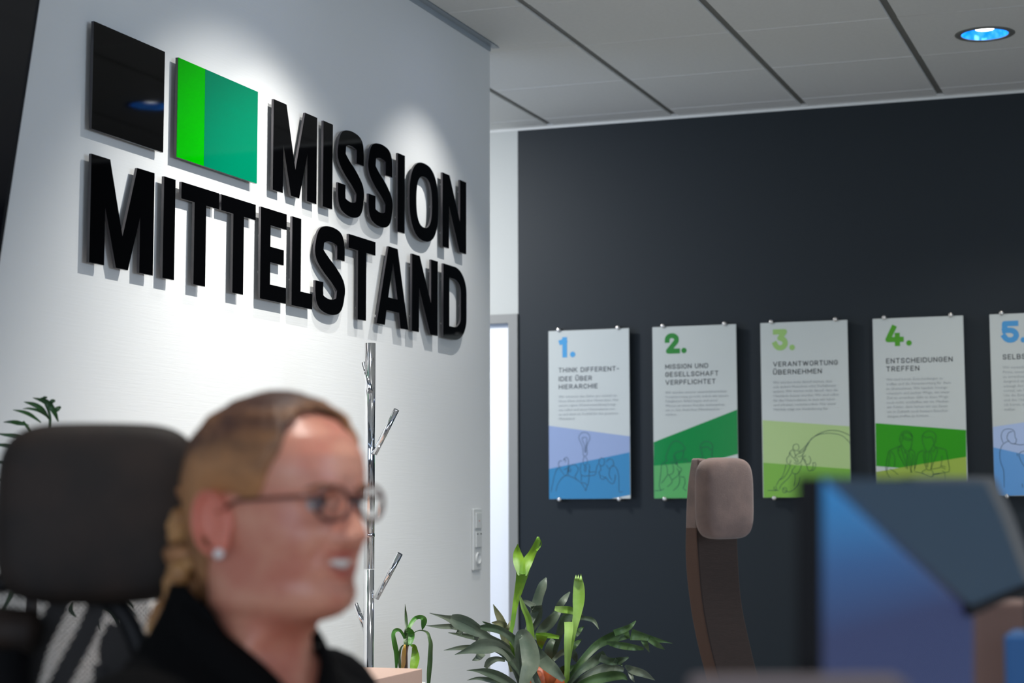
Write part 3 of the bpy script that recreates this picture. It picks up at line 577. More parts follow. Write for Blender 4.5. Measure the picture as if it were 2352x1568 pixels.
# ================================================================ DESK, COAT STAND
DZT = 0.75
cn = onZ(970, 1535, DZT)
e = empty('desk', (cn.x-0.4, cn.y-0.4, 0), 'beige desk whose corner shows below the coat stand', 'desk')
DKX0 = WX+0.03
boxo('desk_top', (DKX0, cn.x, cn.y-0.8, cn.y, DZT-0.040, DZT), M['beige'], e, bevel=0.002)
for (x, y) in ((DKX0+.05, cn.y-.06), (cn.x-.05, cn.y-.06), (DKX0+.05, cn.y-0.74), (cn.x-.05, cn.y-0.74)):
    boxo('leg', (x-.025, x+.025, y-.025, y+.025, 0, DZT-0.040), M['steel'], e)
# coat stand
CSY = cn.y+0.30
pt = onY(850.5, 788, CSY)
sx, sy = pt.x, pt.y
SD = (Vector((sx, sy, 1.2))-CAM).dot(AF)
e = empty('coat_stand', (sx, sy, 0), 'chrome tube coat stand with slanted peg arms before the white wall', 'coat stand')
bm = bmesh.new(); tube(bm, [(sx, sy, 0.02), (sx, sy, 1.0)], 0.0155, 24); tube(bm, [(sx, sy, 1.002), (sx, sy, pt.z)], 0.0155, 24); mesh_obj('pole', bm, M['chrome'], e)
bm = bmesh.new(); lathe(bm, (sx, sy, 0), [(0.0001, 0), (0.14, 0), (0.14, 0.008), (0.03, 0.016), (0.0001, 0.03)], 40); mesh_obj('base_plate', bm, M['chrome'], e)
def seam(x, y): return atD(x, y, SD)
zz = seam(851, 1228).z
bm = bmesh.new(); lathe(bm, (sx, sy, zz), [(0.0156, -0.006), (0.0164, -0.004), (0.0164, 0.004), (0.0156, 0.006)], 24); mesh_obj('joint_ring', bm, M['chrome'], e)
for (a, b, dd) in (((860, 1042), (911, 940), -0.01), ((864, 1374), (919, 1271), -0.01), ((852, 1478), (815, 1385), -0.02), ((850, 900), (836, 834), 0.06)):
    pa = atD(a[0], a[1], SD+0.0); pb = atD(b[0], b[1], SD+dd)
    bm = bmesh.new(); tube(bm, [pa, pb], 0.0083, 16); o = mesh_obj('peg', bm, M['chrome'], e)
    bm = bmesh.new(); m_ = pa.lerp(pb, .2); tube(bm, [m_+Vector((0, 0, -.004)), m_+Vector((.006, -.011, -.004))], 0.003, 8); mesh_obj('screw', bm, M['steel'], o)

# ================================================================ PLANTS
def leafmat(name, c1, c2, rough=0.45, sc=14): return mat(name, c1, rough, vary=(sc, c2, (1, 1, 1)), bump=(60, 0.25))
LB = leafmat('leaf_bright', srgb(118, 158, 28), srgb(88, 132, 26)); LP = leafmat('leaf_pale', srgb(150, 185, 95), srgb(125, 165, 60))
LD = leafmat('leaf_dark', srgb(58, 78, 52), srgb(86, 98, 80)); LG = leafmat('leaf_grey', srgb(104, 114, 96), srgb(78, 92, 76)); LO = leafmat('leaf_olive', srgb(132, 130, 92), srgb(104, 108, 74))
LM_ = leafmat('leaf_mid', srgb(70, 98, 50), srgb(52, 78, 44)); LF = leafmat('leaf_fresh', srgb(52, 112, 34), srgb(74, 132, 38)); LY = leafmat('leaf_dry', srgb(200, 160, 60), srgb(190, 140, 100)); LR = leafmat('sheath_orange', srgb(190, 96, 44), srgb(150, 70, 40))
LK = leafmat('palm_leaf', srgb(44, 92, 34), srgb(30, 62, 28))
def leaf_strip(bm, pts, conv, d0, d1, crease=0.22, n=6):
    """pts: (x, y, width) in photo measure; conv maps to px and scale; depth runs from d0 to d1"""
    sc = conv[2]; P = catmull(pts, n); N = len(P); rows = []
    for i, (x, y, wd) in enumerate(P):
        t = i/(N-1); D = d0+(d1-d0)*t+0.012*math.sin(t*5+x*.01)
        px, py = conv[0]+x/sc, conv[1]+y/sc
        a = P[max(i-1, 0)]; b = P[min(i+1, N-1)]; dx, dy = b[0]-a[0], b[1]-a[1]; l = math.hypot(dx, dy) or 1
        nx, ny = -dy/l, dx/l; h = max(wd, 1.5)/2/sc; k = D/F
        c = atD(px, py, D); side = (AR*nx-AU*ny)*h*k
        rows.append([bm.verts.new(c-side+AF*(-crease*h*k)), bm.verts.new(c-side*.5+AF*(-crease*.35*h*k)), bm.verts.new(c+AF*(crease*.6*h*k)), bm.verts.new(c+side*.5+AF*(-crease*.35*h*k)), bm.verts.new(c+side+AF*(-crease*h*k))])
    for r, q in zip(rows, rows[1:]):
        for k in range(4): f = bm.faces.new((r[k], r[k+1], q[k+1], q[k])); f.smooth = True
FC = (860, 1200, 3.36)
fern_d = 5.55
pc = atD(1292, 1568, fern_d)
fern = empty('staghorn_fern', (pc.x, pc.y, 0), 'large potted fern with broad forked grey-green fronds in front of the dark wall', 'plant')
FERN = [
 (LB, .0, .02, [[(1185, 1300, 26), (1100, 1080, 26), (1052, 900, 28), (1068, 770, 34), (1088, 630, 42), (1118, 500, 68), (1140, 400, 92), (1146, 345, 112)], [(1138, 400, 60), (1118, 310, 88), (1104, 235, 64), (1106, 164, 3)], [(1146, 400, 60), (1176, 310, 80), (1218, 235, 58), (1258, 150, 44), (1262, 108, 16)], [(1250, 215, 16), (1284, 175, 9), (1284, 145, 8), (1266, 120, 12)]]),
 (LG, .08, .14, [[(1165, 850, 30), (1225, 720, 55), (1248, 640, 78), (1270, 560, 74), (1300, 480, 66), (1326, 424, 10)], [(1235, 650, 50), (1180, 615, 36), (1130, 600, 10)], [(1250, 640, 90), (1255, 740, 70), (1200, 850, 30)]]),
 (LP, -.02, -.05, [[(1250, 1250, 30), (1222, 1000, 36), (1208, 860, 54), (1188, 740, 48), (1150, 650, 40), (1120, 560, 10)]]),
 (LG, .1, .12, [[(1395, 720, 60), (1430, 640, 56), (1468, 585, 48), (1508, 533, 8)]]),
 (LP, .0, -.02, [[(1475, 1250, 34), (1495, 1060, 40), (1530, 860, 48), (1562, 720, 62), (1576, 600, 90), (1578, 500, 86), (1572, 430, 60)], [(1552, 450, 26), (1556, 402, 3)], [(1572, 450, 26), (1575, 398, 3)], [(1592, 460, 30), (1594, 394, 3)]]),
 (LP, .04, .0, [[(1392, 660, 34), (1440, 668, 52), (1500, 672, 56), (1548, 690, 44)]]),
 (LD, .06, .02, [[(1360, 1120, 30), (1400, 960, 40), (1430, 850, 55), (1470, 750, 80), (1530, 712, 62), (1612, 706, 8)], [(1540, 735, 40), (1620, 735, 34), (1690, 755, 32), (1732, 822, 3)]]),
 (LP, -.03, -.04, [[(1485, 1240, 34), (1490, 1050, 46), (1492, 920, 56), (1500, 830, 66), (1500, 765, 70)]]),
 (LB, -.03, -.08, [[(1292, 975, 5), (1285, 925, 60), (1292, 870, 92)], [(1245, 862, 22), (1330, 868, 40), (1426, 885, 26)]]),
 (LM_, .0, .05, [[(1470, 1260, 26), (1560, 1120, 44), (1640, 1020, 56), (1730, 935, 66), (1850, 880, 84), (1965, 850, 80)], [(1850, 850, 50), (1960, 808, 44), (2018, 757, 8)], [(1980, 860, 90), (2080, 880, 56), (2180, 905, 34), (2300, 930, 3)], [(2070, 895, 40), (2095, 940, 40), (2122, 1000, 3)], [(2120, 900, 40), (2190, 945, 40), (2240, 978, 3)], [(1790, 925, 20), (1880, 942, 52), (1990, 960, 50), (2078, 972, 22)]]),
 (LD, -.04, -.02, [[(1480, 1270, 26), (1580, 1150, 50), (1690, 1070, 76), (1780, 1010, 60)], [(1740, 1040, 60), (1830, 1070, 56), (1900, 1060, 50), (1962, 1038, 12)], [(1850, 1060, 40), (1900, 1090, 20), (1916, 1110, 5)]]),
 (LG, .03, .05, [[(1500, 1280, 26), (1620, 1190, 48), (1740, 1130, 70), (1830, 1115, 56), (1925, 1135, 30)], [(1935, 1100, 20), (1990, 1135, 60), (2080, 1165, 56), (2166, 1216, 3)], [(1960, 1120, 30), (1985, 1190, 30), (2008, 1230, 3)]]),
 (LM_, -.06, -.08, [[(1510, 1300, 40), (1640, 1230, 70), (1780, 1190, 80), (1900, 1180, 60), (1955, 1215, 6)]]),
 (LG, -.05, -.13, [[(1200, 1320, 50), (1120, 1050, 60), (1112, 900, 60), (1150, 862, 90), (1192, 960, 136), (1206, 1080, 138), (1170, 1180, 96), (1130, 1330, 60)], [(1215, 960, 90), (1290, 1050, 108), (1380, 1130, 92), (1462, 1215, 40)], [(1210, 1120, 60), (1260, 1260, 70), (1290, 1340, 20)]]),
 (LD, .0, -.03, [[(1180, 1250, 40), (1140, 1040, 56), (1080, 910, 64), (1010, 850, 58), (940, 818, 62), (870, 808, 56), (818, 806, 30)], [(900, 790, 26), (850, 770, 14), (832, 760, 3)]]),
 (LG, .02, .0, [[(1150, 1250, 40), (1080, 1040, 60), (990, 950, 70), (880, 890, 66), (800, 835, 92), (720, 790, 122), (640, 755, 110), (590, 735, 60)], [(620, 752, 80), (540, 728, 34), (425, 697, 3)], [(680, 810, 60), (600, 800, 44), (510, 800, 34), (398, 794, 3)], [(640, 830, 40), (680, 855, 26)]]),
 (LD, .05, .06, [[(880, 905, 40), (800, 890, 40), (700, 870, 34), (570, 848, 5)]]),
 (LG, -.02, -.05, [[(1140, 1270, 40), (1050, 1040, 64), (960, 960, 84), (880, 950, 116), (800, 960, 104), (720, 985, 50), (620, 1018, 3)], [(760, 960, 40), (660, 965, 36), (535, 985, 3)], [(800, 900, 40), (760, 880, 10)], [(830, 1000, 70), (800, 1040, 50), (755, 1062, 5)]]),
 (LO, .06, .05, [[(1060, 1150, 30), (1040, 980, 70), (1010, 860, 84), (975, 750, 60), (945, 690, 40), (916, 628, 3)], [(1010, 800, 60), (960, 775, 46), (905, 772, 8)], [(1040, 830, 60), (1060, 770, 40), (1075, 740, 6)]]),
 (LD, -.03, -.05, [[(1200, 1300, 30), (1130, 1150, 56), (1040, 1040, 66), (960, 985, 50), (890, 980, 20)]]),
 (LG, .0, -.02, [[(1010, 1060, 30), (950, 1050, 40), (890, 1070, 56), (858, 1120, 30)]]),
 (LD, -.05, -.08, [[(1150, 1320, 60), (1040, 1230, 70), (950, 1180, 76), (860, 1150, 60), (790, 1140, 26), (712, 1138, 3)], [(980, 1230, 60), (880, 1210, 40), (790, 1200, 22), (716, 1216, 3)]]),
 (LD, .08, .1, [[(1240, 900, 30), (1290, 830, 70), (1350, 770, 84), (1410, 700, 56), (1440, 650, 10)]]),
 (LG, .02, .04, [[(1380, 1060, 26), (1450, 1000, 46), (1530, 1010, 64), (1560, 1075, 16)]]),
 (LM_, .05, .06, [[(1500, 900, 40), (1560, 850, 50), (1615, 800, 8)], [(1500, 1000, 40), (1560, 930, 40), (1600, 900, 5)]]),
 (LD, .03, .04, [[(1300, 1240, 60), (1330, 1080, 80), (1350, 960, 60), (1380, 900, 40)]]),
 (LM_, .02, .02, [[(1400, 1260, 80), (1460, 1150, 90), (1520, 1120, 40), (1600, 1080, 10)]]),
]
for (m, a, b, strips) in FERN:
    bm = bmesh.new()
    for s in strips: leaf_strip(bm, s, FC, fern_d+a, fern_d+b)
    f = mesh_obj('frond', bm, m, fern)
    if m in (LB, LP): f['label'] = 'young bright green frond'
bm = bmesh.new(); c = atD(1250, 1575, fern_d)
for k, (x, y) in enumerate(((1238, 1560), (1262, 1552), (1282, 1570), (1225, 1575))): ellipsoid(bm, atD(x, y, fern_d+.03), 0.035, 0.03, 0.045, seg=14)
f = mesh_obj('shield_frond', bm, LR, fern, smooth=True); f['label'] = 'rusty orange shield frond at the base'
M['pot'] = mat('dark_planter', (0.05, 0.052, 0.055), 0.5); M['soil'] = mat('potting_soil', (0.03, 0.02, 0.014), 0.95, bump=(90, 0.8))
bm = bmesh.new(); lathe(bm, (pc.x, pc.y, 0), [(0.0001, 0.0), (0.13, 0.0), (0.175, 0.60), (0.165, 0.60), (0.16, 0.56), (0.0001, 0.56)], 40); f = mesh_obj('planter', bm, M['pot'], fern)
bm = bmesh.new(); lathe(bm, (pc.x, pc.y, 0.561), [(0.158, 0.0), (0.10, 0.03), (0.0001, 0.05)], 32); mesh_obj('soil', bm, M['soil'], fern)
# small plant behind the desk
SC = (880, 1370, 7.915); sd = (Vector((cn.x-.14, cn.y+0.16, .8))-CAM).dot(AF)
ps = atD(930, 1560, sd)
small = empty('small_potted_plant', (ps.x, ps.y, 0), 'small plant with arching strap leaves and one dry sheath behind the beige desk', 'plant')
SMALL = [(LM_, 0, 0, [[(420, 640, 50), (425, 540, 60), (415, 350, 50), (397, 128, 3)]]), (LF, 0, .03, [[(440, 660, 50), (480, 540, 66), (560, 415, 76), (640, 368, 70), (715, 380, 90), (745, 430, 110), (730, 520, 80), (708, 612, 3)]]),
 (LF, .0, -.03, [[(400, 780, 40), (360, 680, 50), (300, 608, 56), (225, 610, 70), (185, 680, 70), (205, 820, 90), (240, 1000, 90), (245, 1150, 70), (238, 1300, 40)]]),
 (LM_, -.01, -.01, [[(430, 900, 90), (425, 780, 110), (425, 660, 90), (415, 575, 40)]]), (LF, -.02, -.02, [[(480, 880, 60), (510, 760, 110), (510, 650, 110), (440, 570, 50)]]),
 (LM_, .02, -.04, [[(560, 660, 20), (600, 630, 18), (680, 610, 18), (760, 625, 34), (815, 665, 50), (845, 760, 62), (865, 850, 76), (860, 1000, 84), (852, 1200, 92), (835, 1400, 84), (825, 1600, 60)]]),
 (LB, -.02, -.03, [[(500, 885, 30), (560, 900, 80), (580, 1000, 118), (585, 1110, 160), (565, 1230, 150), (545, 1340, 110)]]), (LM_, .01, 0, [[(375, 870, 16), (325, 930, 34), (295, 1060, 50), (300, 1200, 54), (310, 1320, 40)]]),
 (LY, -.03, -.03, [[(395, 870, 30), (385, 980, 72), (370, 1100, 80), (370, 1200, 80), (350, 1310, 50)]])]
for (m, a, b, strips) in SMALL:
    bm = bmesh.new()
    for s in strips: leaf_strip(bm, s, SC, sd+a, sd+b)
    f = mesh_obj('leaf', bm, m, small)
    if m is LY: f['label'] = 'dry yellow sheath leaf'
bm = bmesh.new(); tube(bm, [atD(932, 1575, sd), atD(932, 1500, sd), atD(937, 1470, sd)], [0.006, 0.005, 0.004], 10); mesh_obj('stem', bm, mat('plant_stem', srgb(90, 70, 60), 0.8, bump=(200, .8)), small)
zp = ps.z
bm = bmesh.new(); lathe(bm, (ps.x, ps.y, zp-0.13), [(0.0001, 0.0), (0.045, 0.0), (0.058, 0.12), (0.053, 0.12), (0.05, 0.10), (0.0001, 0.10)], 28); mesh_obj('pot', bm, M['plastic_white'], small)
bm = bmesh.new(); lathe(bm, (ps.x, ps.y, zp-0.135), [(0.0001, 0), (0.07, 0), (0.07, .005), (0.0001, .005)], 28); tube(bm, [(ps.x, ps.y, 0.015), (ps.x, ps.y, zp-0.136)], 0.012, 12); lathe(bm, (ps.x, ps.y, 0), [(0.0001, 0), (0.075, 0), (0.075, .012), (0.0001, .018)], 28); mesh_obj('plant_stand', bm, M['steel'], small)
# palm behind the left chair
PC = (0, 880, 2.279); pd = 3.86
pp_ = atD(70, 1400, pd)
palm = empty('potted_palm', (pp_.x, pp_.y, 0), 'potted palm with narrow leaflets behind the black headrest chair', 'plant')
def frond(pts, leaf):
    bm = bmesh.new()
    P = catmull([(x, y) for x, y in pts], 6); tube(bm, [atD(PC[0]+x/PC[2], PC[1]+y/PC[2], pd) for x, y in P], [0.003]*len(P), 6)
    for l in leaf: leaf_strip(bm, l, PC, pd-.01, pd-.03, .15, 4)
    mesh_obj('frond', bm, LK, palm)
frond([(170, 1000), (210, 600), (250, 300), (262, 180), (240, 110)], [[(305, 200, 6), (285, 150, 26), (255, 105, 28), (215, 74, 4)], [(258, 190, 6), (225, 140, 24), (180, 112, 24), (125, 97, 3)], [(250, 178, 5), (205, 145, 14), (155, 132, 12), (118, 134, 2)], [(300, 185, 6), (268, 130, 24), (235, 95, 26), (172, 76, 3)], [(275, 150, 8), (300, 135, 26), (318, 122, 10)], [(262, 120, 8), (272, 95, 24), (290, 92, 8)], [(240, 90, 6), (230, 76, 16), (248, 74, 8)]])
frond([(150, 1000), (150, 600), (170, 300), (120, 200)], [[(215, 205, 6), (160, 165, 20), (115, 148, 16), (68, 139, 3)], [(150, 220, 6), (100, 208, 24), (60, 202, 18), (18, 203, 3)], [(160, 290, 6), (90, 275, 22), (30, 270, 16), (-20, 262, 3)], [(140, 360, 6), (60, 330, 22), (0, 322, 16), (-50, 322, 3)], [(120, 440, 6), (50, 420, 22), (0, 412, 16), (-60, 410, 3)], [(110, 530, 6), (40, 510, 22), (-60, 500, 3)]])
frond([(170, 1000), (330, 980), (480, 1080), (560, 1140)], [[(470, 1150, 8), (540, 1165, 34), (590, 1200, 30), (622, 1278, 3)], [(520, 1105, 6), (590, 1118, 18), (660, 1160, 16), (718, 1220, 3)], [(560, 1090, 6), (630, 1110, 14), (690, 1160, 10), (700, 1180, 3)], [(480, 1190, 6), (505, 1220, 18), (525, 1295, 3)], [(380, 1150, 6), (372, 1190, 24), (400, 1225, 3)]])
frond([(170, 1000), (100, 1050), (40, 1150)], [[(100, 1060, 8), (60, 1100, 24), (20, 1180, 3)], [(60, 1120, 8), (30, 1160, 20), (-10, 1240, 3)]])
q0 = atD(PC[0]+170/PC[2], PC[1]+1000/PC[2], pd)
bm = bmesh.new(); tube(bm, [(pp_.x, pp_.y, 0.36), (pp_.x, pp_.y, 0.8), q0], [0.022, 0.016, 0.010], 10); mesh_obj('trunk', bm, M['brown_mesh'], palm)
bm = bmesh.new(); lathe(bm, (pp_.x, pp_.y, 0), [(0.0001, 0.0), (0.11, 0.0), (0.15, 0.38), (0.14, 0.38), (0.135, 0.34), (0.0001, 0.35)], 36); mesh_obj('planter', bm, M['pot'], palm)

# ================================================================ CHAIRS
def frame3(c, ex, ey, ez): return lambda a, b, d: c+ex*a+ey*b+ez*d
def cushion(name, c, ex, ey, ez, w, h, t, m, parent, r=0.25, puff=0.12, n=16, sub=1):
    """rounded pillow-like block: width along ex, height along ez, thickness along ey"""
    bm = bmesh.new(); rings = []
    N = 40
    def sq(k, e=4.2):
        a = 2*PI*k/N; ca, sa = math.cos(a), math.sin(a); return math.copysign(abs(ca)**(2/e), ca), math.copysign(abs(sa)**(2/e), sa)
    prof = [(-.5, .0), (-.5, .55), (-.49, .84), (-.42, .955), (-.25, 1.0), (.2, 1.0), (.40, .965), (.49, .86), (.5+puff*.4, .6), (.5+puff, 0.0)]
    for (d, s) in prof:
        rings.append([bm.verts.new(c+ex*(sq(k)[0]*s*w/2)+ez*(sq(k)[1]*s*h/2)+ey*(d*t)) for k in range(N)] if s > 0 else [bm.verts.new(c+ey*(d*t))])
    for A, B in zip(rings, rings[1:]):
        for k in range(N):
            if len(A) == 1: bm.faces.new((A[0], B[(k+1) % N], B[k]))
            elif len(B) == 1: bm.faces.new((A[k], A[(k+1) % N], B[0]))
            else: bm.faces.new((A[k], A[(k+1) % N], B[(k+1) % N], B[k]))
    bmesh.ops.recalc_face_normals(bm, faces=bm.faces)
    return mesh_obj(name, bm, m, parent, smooth=True, subd=sub)
def chair_base(e, x, y, m):
    bm = bmesh.new(); tube(bm, [(x, y, 0.09), (x, y, 0.44)], [0.03, 0.022], 16)
    mesh_obj('gas_column', bm, m, e)
    for k in range(5):
        a = 2*PI*k/5+.3; bm = bmesh.new(); ex_, ey_ = math.cos(a)*.3, math.sin(a)*.3
        tube(bm, [(x, y, 0.10), (x+ex_, y+ey_, 0.075)], [0.026, 0.016], 10); lg = mesh_obj('leg', bm, m, e)
        bm = bmesh.new(); lathe(bm, (x+ex_, y+ey_-.012, 0.028), [(0.0001, 0), (0.028, 0), (0.028, .024), (0.0001, .024)], 20, axis=(0, 1, 0)); mesh_obj('castor', bm, M['black_plastic'], lg)
UPV = Vector((0, 0, 1)); RH = Vector((AR.x, AR.y, 0)).normalized(); FH = Vector((AF.x, AF.y, 0)).normalized()
# --- black chair, left
HD = 2.05
hc = atD(228, 1178, HD); kk = HD/F
ang = math.radians(14); ex = (RH*math.cos(ang)-FH*math.sin(ang)*-1).normalized(); ey = -(UPV.cross(ex)).normalized()
if ey.dot(FH) > 0: ey = -ey
bch = empty('office_chair', (hc.x, hc.y, 0), 'black office chair with wide padded headrest, the one the woman sits on', 'chair')
tilt = Matrix.Rotation(math.radians(-4), 3, ex)
cushion('headrest', hc, ex, tilt @ ey, tilt @ UPV, 0.232*0.98, 0.207, 0.075, M['black_fabric'], bch)
hb = hc-ey*0.055
for (xt, xb) in ((0.0, -0.085), (-0.055, -0.14)):
    pass
def SP(x, y, d=0.0): return atD(x, y, HD+.05+d)
for pts in ([(232, 1370), (200, 1450), (130, 1580), (105, 1640)], [(140, 1380), (90, 1480), (55, 1600)]):
    bm = bmesh.new(); tube(bm, [SP(*q) for q in pts], [0.012]*len(pts), 10); mesh_obj('headrest_strut', bm, M['black_plastic'], bch)
# mesh back: curved panel in a frame
M['net'] = bpy.data.materials.new('chair_net'); M['net'].use_nodes = True
nt = M['net'].node_tree; bs = nt.nodes['Principled BSDF']; bs.inputs['Base Color'].default_value = (0.03, 0.027, 0.026, 1); bs.inputs['Roughness'].default_value = 0.7
tcn = nt.nodes.new('ShaderNodeTexCoord'); outs = []
for ax in ((1, 0, 1), (1, 0, -1)):
    mp = nt.nodes.new('ShaderNodeMapping'); nt.links.new(tcn.outputs['Object'], mp.inputs['Vector'])
    wv_ = nt.nodes.new('ShaderNodeTexWave'); wv_.wave_type = 'BANDS'; wv_.bands_direction = 'X'; wv_.inputs['Scale'].default_value = 75
    mp.inputs['Rotation'].default_value = (0, math.radians(45*ax[2]), 0); nt.links.new(mp.outputs[0], wv_.inputs['Vector']); outs.append(wv_)
mxn = nt.nodes.new('ShaderNodeMath'); mxn.operation = 'MAXIMUM'; nt.links.new(outs[0].outputs['Fac'], mxn.inputs[0]); nt.links.new(outs[1].outputs['Fac'], mxn.inputs[1])
gt = nt.nodes.new('ShaderNodeMath'); gt.operation = 'GREATER_THAN'; gt.inputs[1].default_value = 0.52; nt.links.new(mxn.outputs[0], gt.inputs[0]); nt.links.new(gt.outputs[0], bs.inputs['Alpha'])
bkc = hc-UPV*0.34-ey*0.06
bm = bmesh.new(); NX, NZ = 12, 10; g = []
HW = 0.17
for j in range(NZ+1):
    row = []
    for i in range(NX+1):
        u = -1+2*i/NX; v = j/NZ; wdt = HW*(1-.12*abs(v-.4)); row.append(bm.verts.new(bkc+ex*(u*wdt-.10)+ey*(0.05*(u*u))+UPV*(-0.30+v*0.56)))
    g.append(row)
for j in range(NZ):
    for i in range(NX): bm.faces.new((g[j][i], g[j][i+1], g[j+1][i+1], g[j+1][i])).smooth = True
mesh_obj('back_net', bm, M['net'], bch)
bm = bmesh.new(); Lp = []
for k in range(41):
    a = 2*PI*k/40; u = math.copysign(abs(math.cos(a))**.5, math.cos(a)); v = .5+.5*math.copysign(abs(math.sin(a))**.5, math.sin(a)); wdt = HW*(1-.12*abs(v-.4))
    Lp.append(bkc+ex*(u*wdt-.10)+ey*(.05*u*u)+UPV*(-.30+v*.56))
tube(bm, Lp, 0.012, 8, cap=False); mesh_obj('back_frame', bm, M['black_plastic'], bch)
sc_ = atD(636, 1404, 1.92); sc_ = Vector((sc_.x, sc_.y, 0.41))
cushion('seat', sc_, ex, UPV, ey, 0.48, 0.48, 0.07, M['black_fabric'], bch, sub=0)
bm = bmesh.new(); tube(bm, [bkc-UPV*.28, Vector((hc.x, hc.y, .45)), sc_-UPV*.04], [.02, .02, .02], 10); mesh_obj('back_support', bm, M['black_plastic'], bch)
chair_base(bch, sc_.x, sc_.y, M['black_plastic'])
for (x0_, x1_, D_, ys) in ((-70, 95, 2.02, 1440), (232, 318, 2.10, 1478)):
    a_, b_ = atD(x0_, ys, D_), atD(x1_, ys+14, D_)
    bm = bmesh.new(); tube(bm, [a_, a_.lerp(b_, .12), a_.lerp(b_, .88), b_], [.012, .026, .026, .012], 14); pad = mesh_obj('armrest', bm, M['black_fabric'], bch)
    bm = bmesh.new(); m_ = a_.lerp(b_, .5); tube(bm, [m_-UPV*.02, m_-UPV*.30, Vector((m_.x, m_.y, .43)).lerp(Vector((sc_.x, sc_.y, .43)), .45)], [.03, .024, .018], 12); mesh_obj('arm_post', bm, M['black_plastic'], bch)
# --- taupe chair, right
TD = 4.35; kk = TD/F
tch = atD(1665, 1143, TD)
tc = empty('office_chair', (tch.x+.12, tch.y, 0), 'grey-brown fabric office chair with slim tall back in front of the posters', 'chair')
ang = math.radians(38); ex = (RH*math.cos(ang)+FH*math.sin(ang)).normalized(); ey = UPV.cross(ex).normalized()
if ey.dot(FH) > 0: ey = -ey
# front of the chair looks to the right and to the viewer
ex2 = (RH*math.cos(math.radians(40))+FH*math.sin(math.radians(40))).normalized(); ey2 = (RH*math.sin(math.radians(40))-FH*math.cos(math.radians(40))).normalized()
cushion('headrest_cushion', atD(1664, 1144, TD-.02), ex2, ey2, UPV, 0.158, 0.198, 0.062, M['taupe'], tc, puff=0.06)
# back: curved strip with thick edge, from behind the cushion down to the seat
ED = lambda x, y, d=0.0: atD(x, y, TD+.05+d)
L_ = [(1603, 1052), (1602, 1120), (1600, 1212), (1604, 1290), (1612, 1380), (1628, 1470), (1651, 1560), (1690, 1680), (1740, 1800)]
R_ = [(1690, 1060), (1694, 1120), (1694, 1212), (1697, 1290), (1704, 1380), (1722, 1470), (1745, 1560), (1790, 1680), (1850, 1800)]
S_ = [(1588, 1052), (1578, 1120), (1574, 1212), (1574, 1290), (1583, 1380), (1599, 1470), (1622, 1560), (1655, 1680), (1705, 1800)]
def strip_mesh(A, B, da, db, n=5):
    bm = bmesh.new(); A = catmull(A, n); B = catmull(B, n); rows = [(bm.verts.new(ED(*a, da)), bm.verts.new(ED(*b, db))) for a, b in zip(A, B)]
    for r, q in zip(rows, rows[1:]): bm.faces.new((r[0], r[1], q[1], q[0])).smooth = True
    bmesh.ops.recalc_face_normals(bm, faces=bm.faces); return bm
bm = bmesh.new(); A, B, Cc = catmull(L_, 5), catmull(R_, 5), catmull(S_, 5); rows = []
for a, b, c in zip(A, B, Cc):
    a3, b3, c3 = ED(*a), ED(*b, .10), ED(*c, .045); d3 = b3+(c3-a3)*1.0; rows.append([bm.verts.new(v) for v in (a3, b3, d3, c3)])
for i, (r, q) in enumerate(zip(rows, rows[1:])):
    for k in range(4):
        f = bm.faces.new((r[k], r[(k+1) % 4], q[(k+1) % 4], q[k])); f.material_index = 0 if k in (0, 2) else 1
bm.faces.new(rows[0]); bm.faces.new(rows[-1][::-1]); bmesh.ops.recalc_face_normals(bm, faces=bm.faces)
for f in bm.faces:
    if f.calc_center_median().z > ED(1600, 1210).z: f.material_index = 2
mesh_obj('back_shell', bm, [M['brown_mesh'], M['brown_edge'], M['taupe']], tc, bevel=0.005)
slot = mat('dark_seam', (0.02, 0.02, 0.03), 0.8)
boxo('seat_support', (tch.x+.02, tch.x+.16, tch.y-.06, tch.y+.06, 0.40, 0.46), M['black_plastic'], tc)
cushion('seat', Vector((tch.x+.26, tch.y-.10, 0.49)), ex2, UPV, ey2, 0.46, 0.46, 0.07, M['brown_mesh'], tc, sub=0)
chair_base(tc, tch.x+.22, tch.y-.08, M['black_plastic'])

# ================================================================ WOMAN
WD = 1.92
hx, hy = RH*math.cos(math.radians(30))-FH*math.sin(math.radians(30)), None   # facing
fw = hx.normalized(); lf = UPV.cross(fw).normalized()
HO = atD(636, 1404, WD)                                                  # chin level on the head axis
def interp(tab, z):
    if z <= tab[0][0]: return tab[0][1]
    for (a, b), (c, d) in zip(tab, tab[1:]):
        if z <= c: t = (z-a)/(c-a); t = t*t*(3-2*t)*.5+t*.5; return b+(d-b)*t
    return tab[-1][1]
XFt = [(-.30, .085), (-.14, .078), (-.09, .052), (-.065, .032), (-.045, .020), (-.03, .020), (-.014, .036), (-.002, .078), (.008, .090), (.02, .093), (.035, .088), (.048, .091), (.06, .090), (.075, .089), (.09, .090), (.105, .089), (.118, .088), (.130, .092), (.145, .095), (.165, .093), (.185, .083), (.202, .064), (.216, .038), (.225, .012), (.228, .001)]
XBt = [(-.30, -.120), (-.12, -.120), (-.06, -.100), (-.02, -.080), (.02, -.078), (.06, -.088), (.10, -.098), (.14, -.102), (.18, -.092), (.202, -.072), (.216, -.044), (.225, -.014), (.228, -.001)]
HWt = [(-.30, .145), (-.12, .145), (-.09, .13), (-.065, .090), (-.048, .066), (-.03, .053), (-.014, .0485), (-.003, .050), (.004, .056), (.014, .060), (.03, .0615), (.06, .064), (.09, .069), (.12, .072), (.15, .0745), (.18, .069), (.202, .055), (.216, .034), (.225, .012), (.228, .001)]
def gs(x, s): return math.exp(-(x/s)**2)
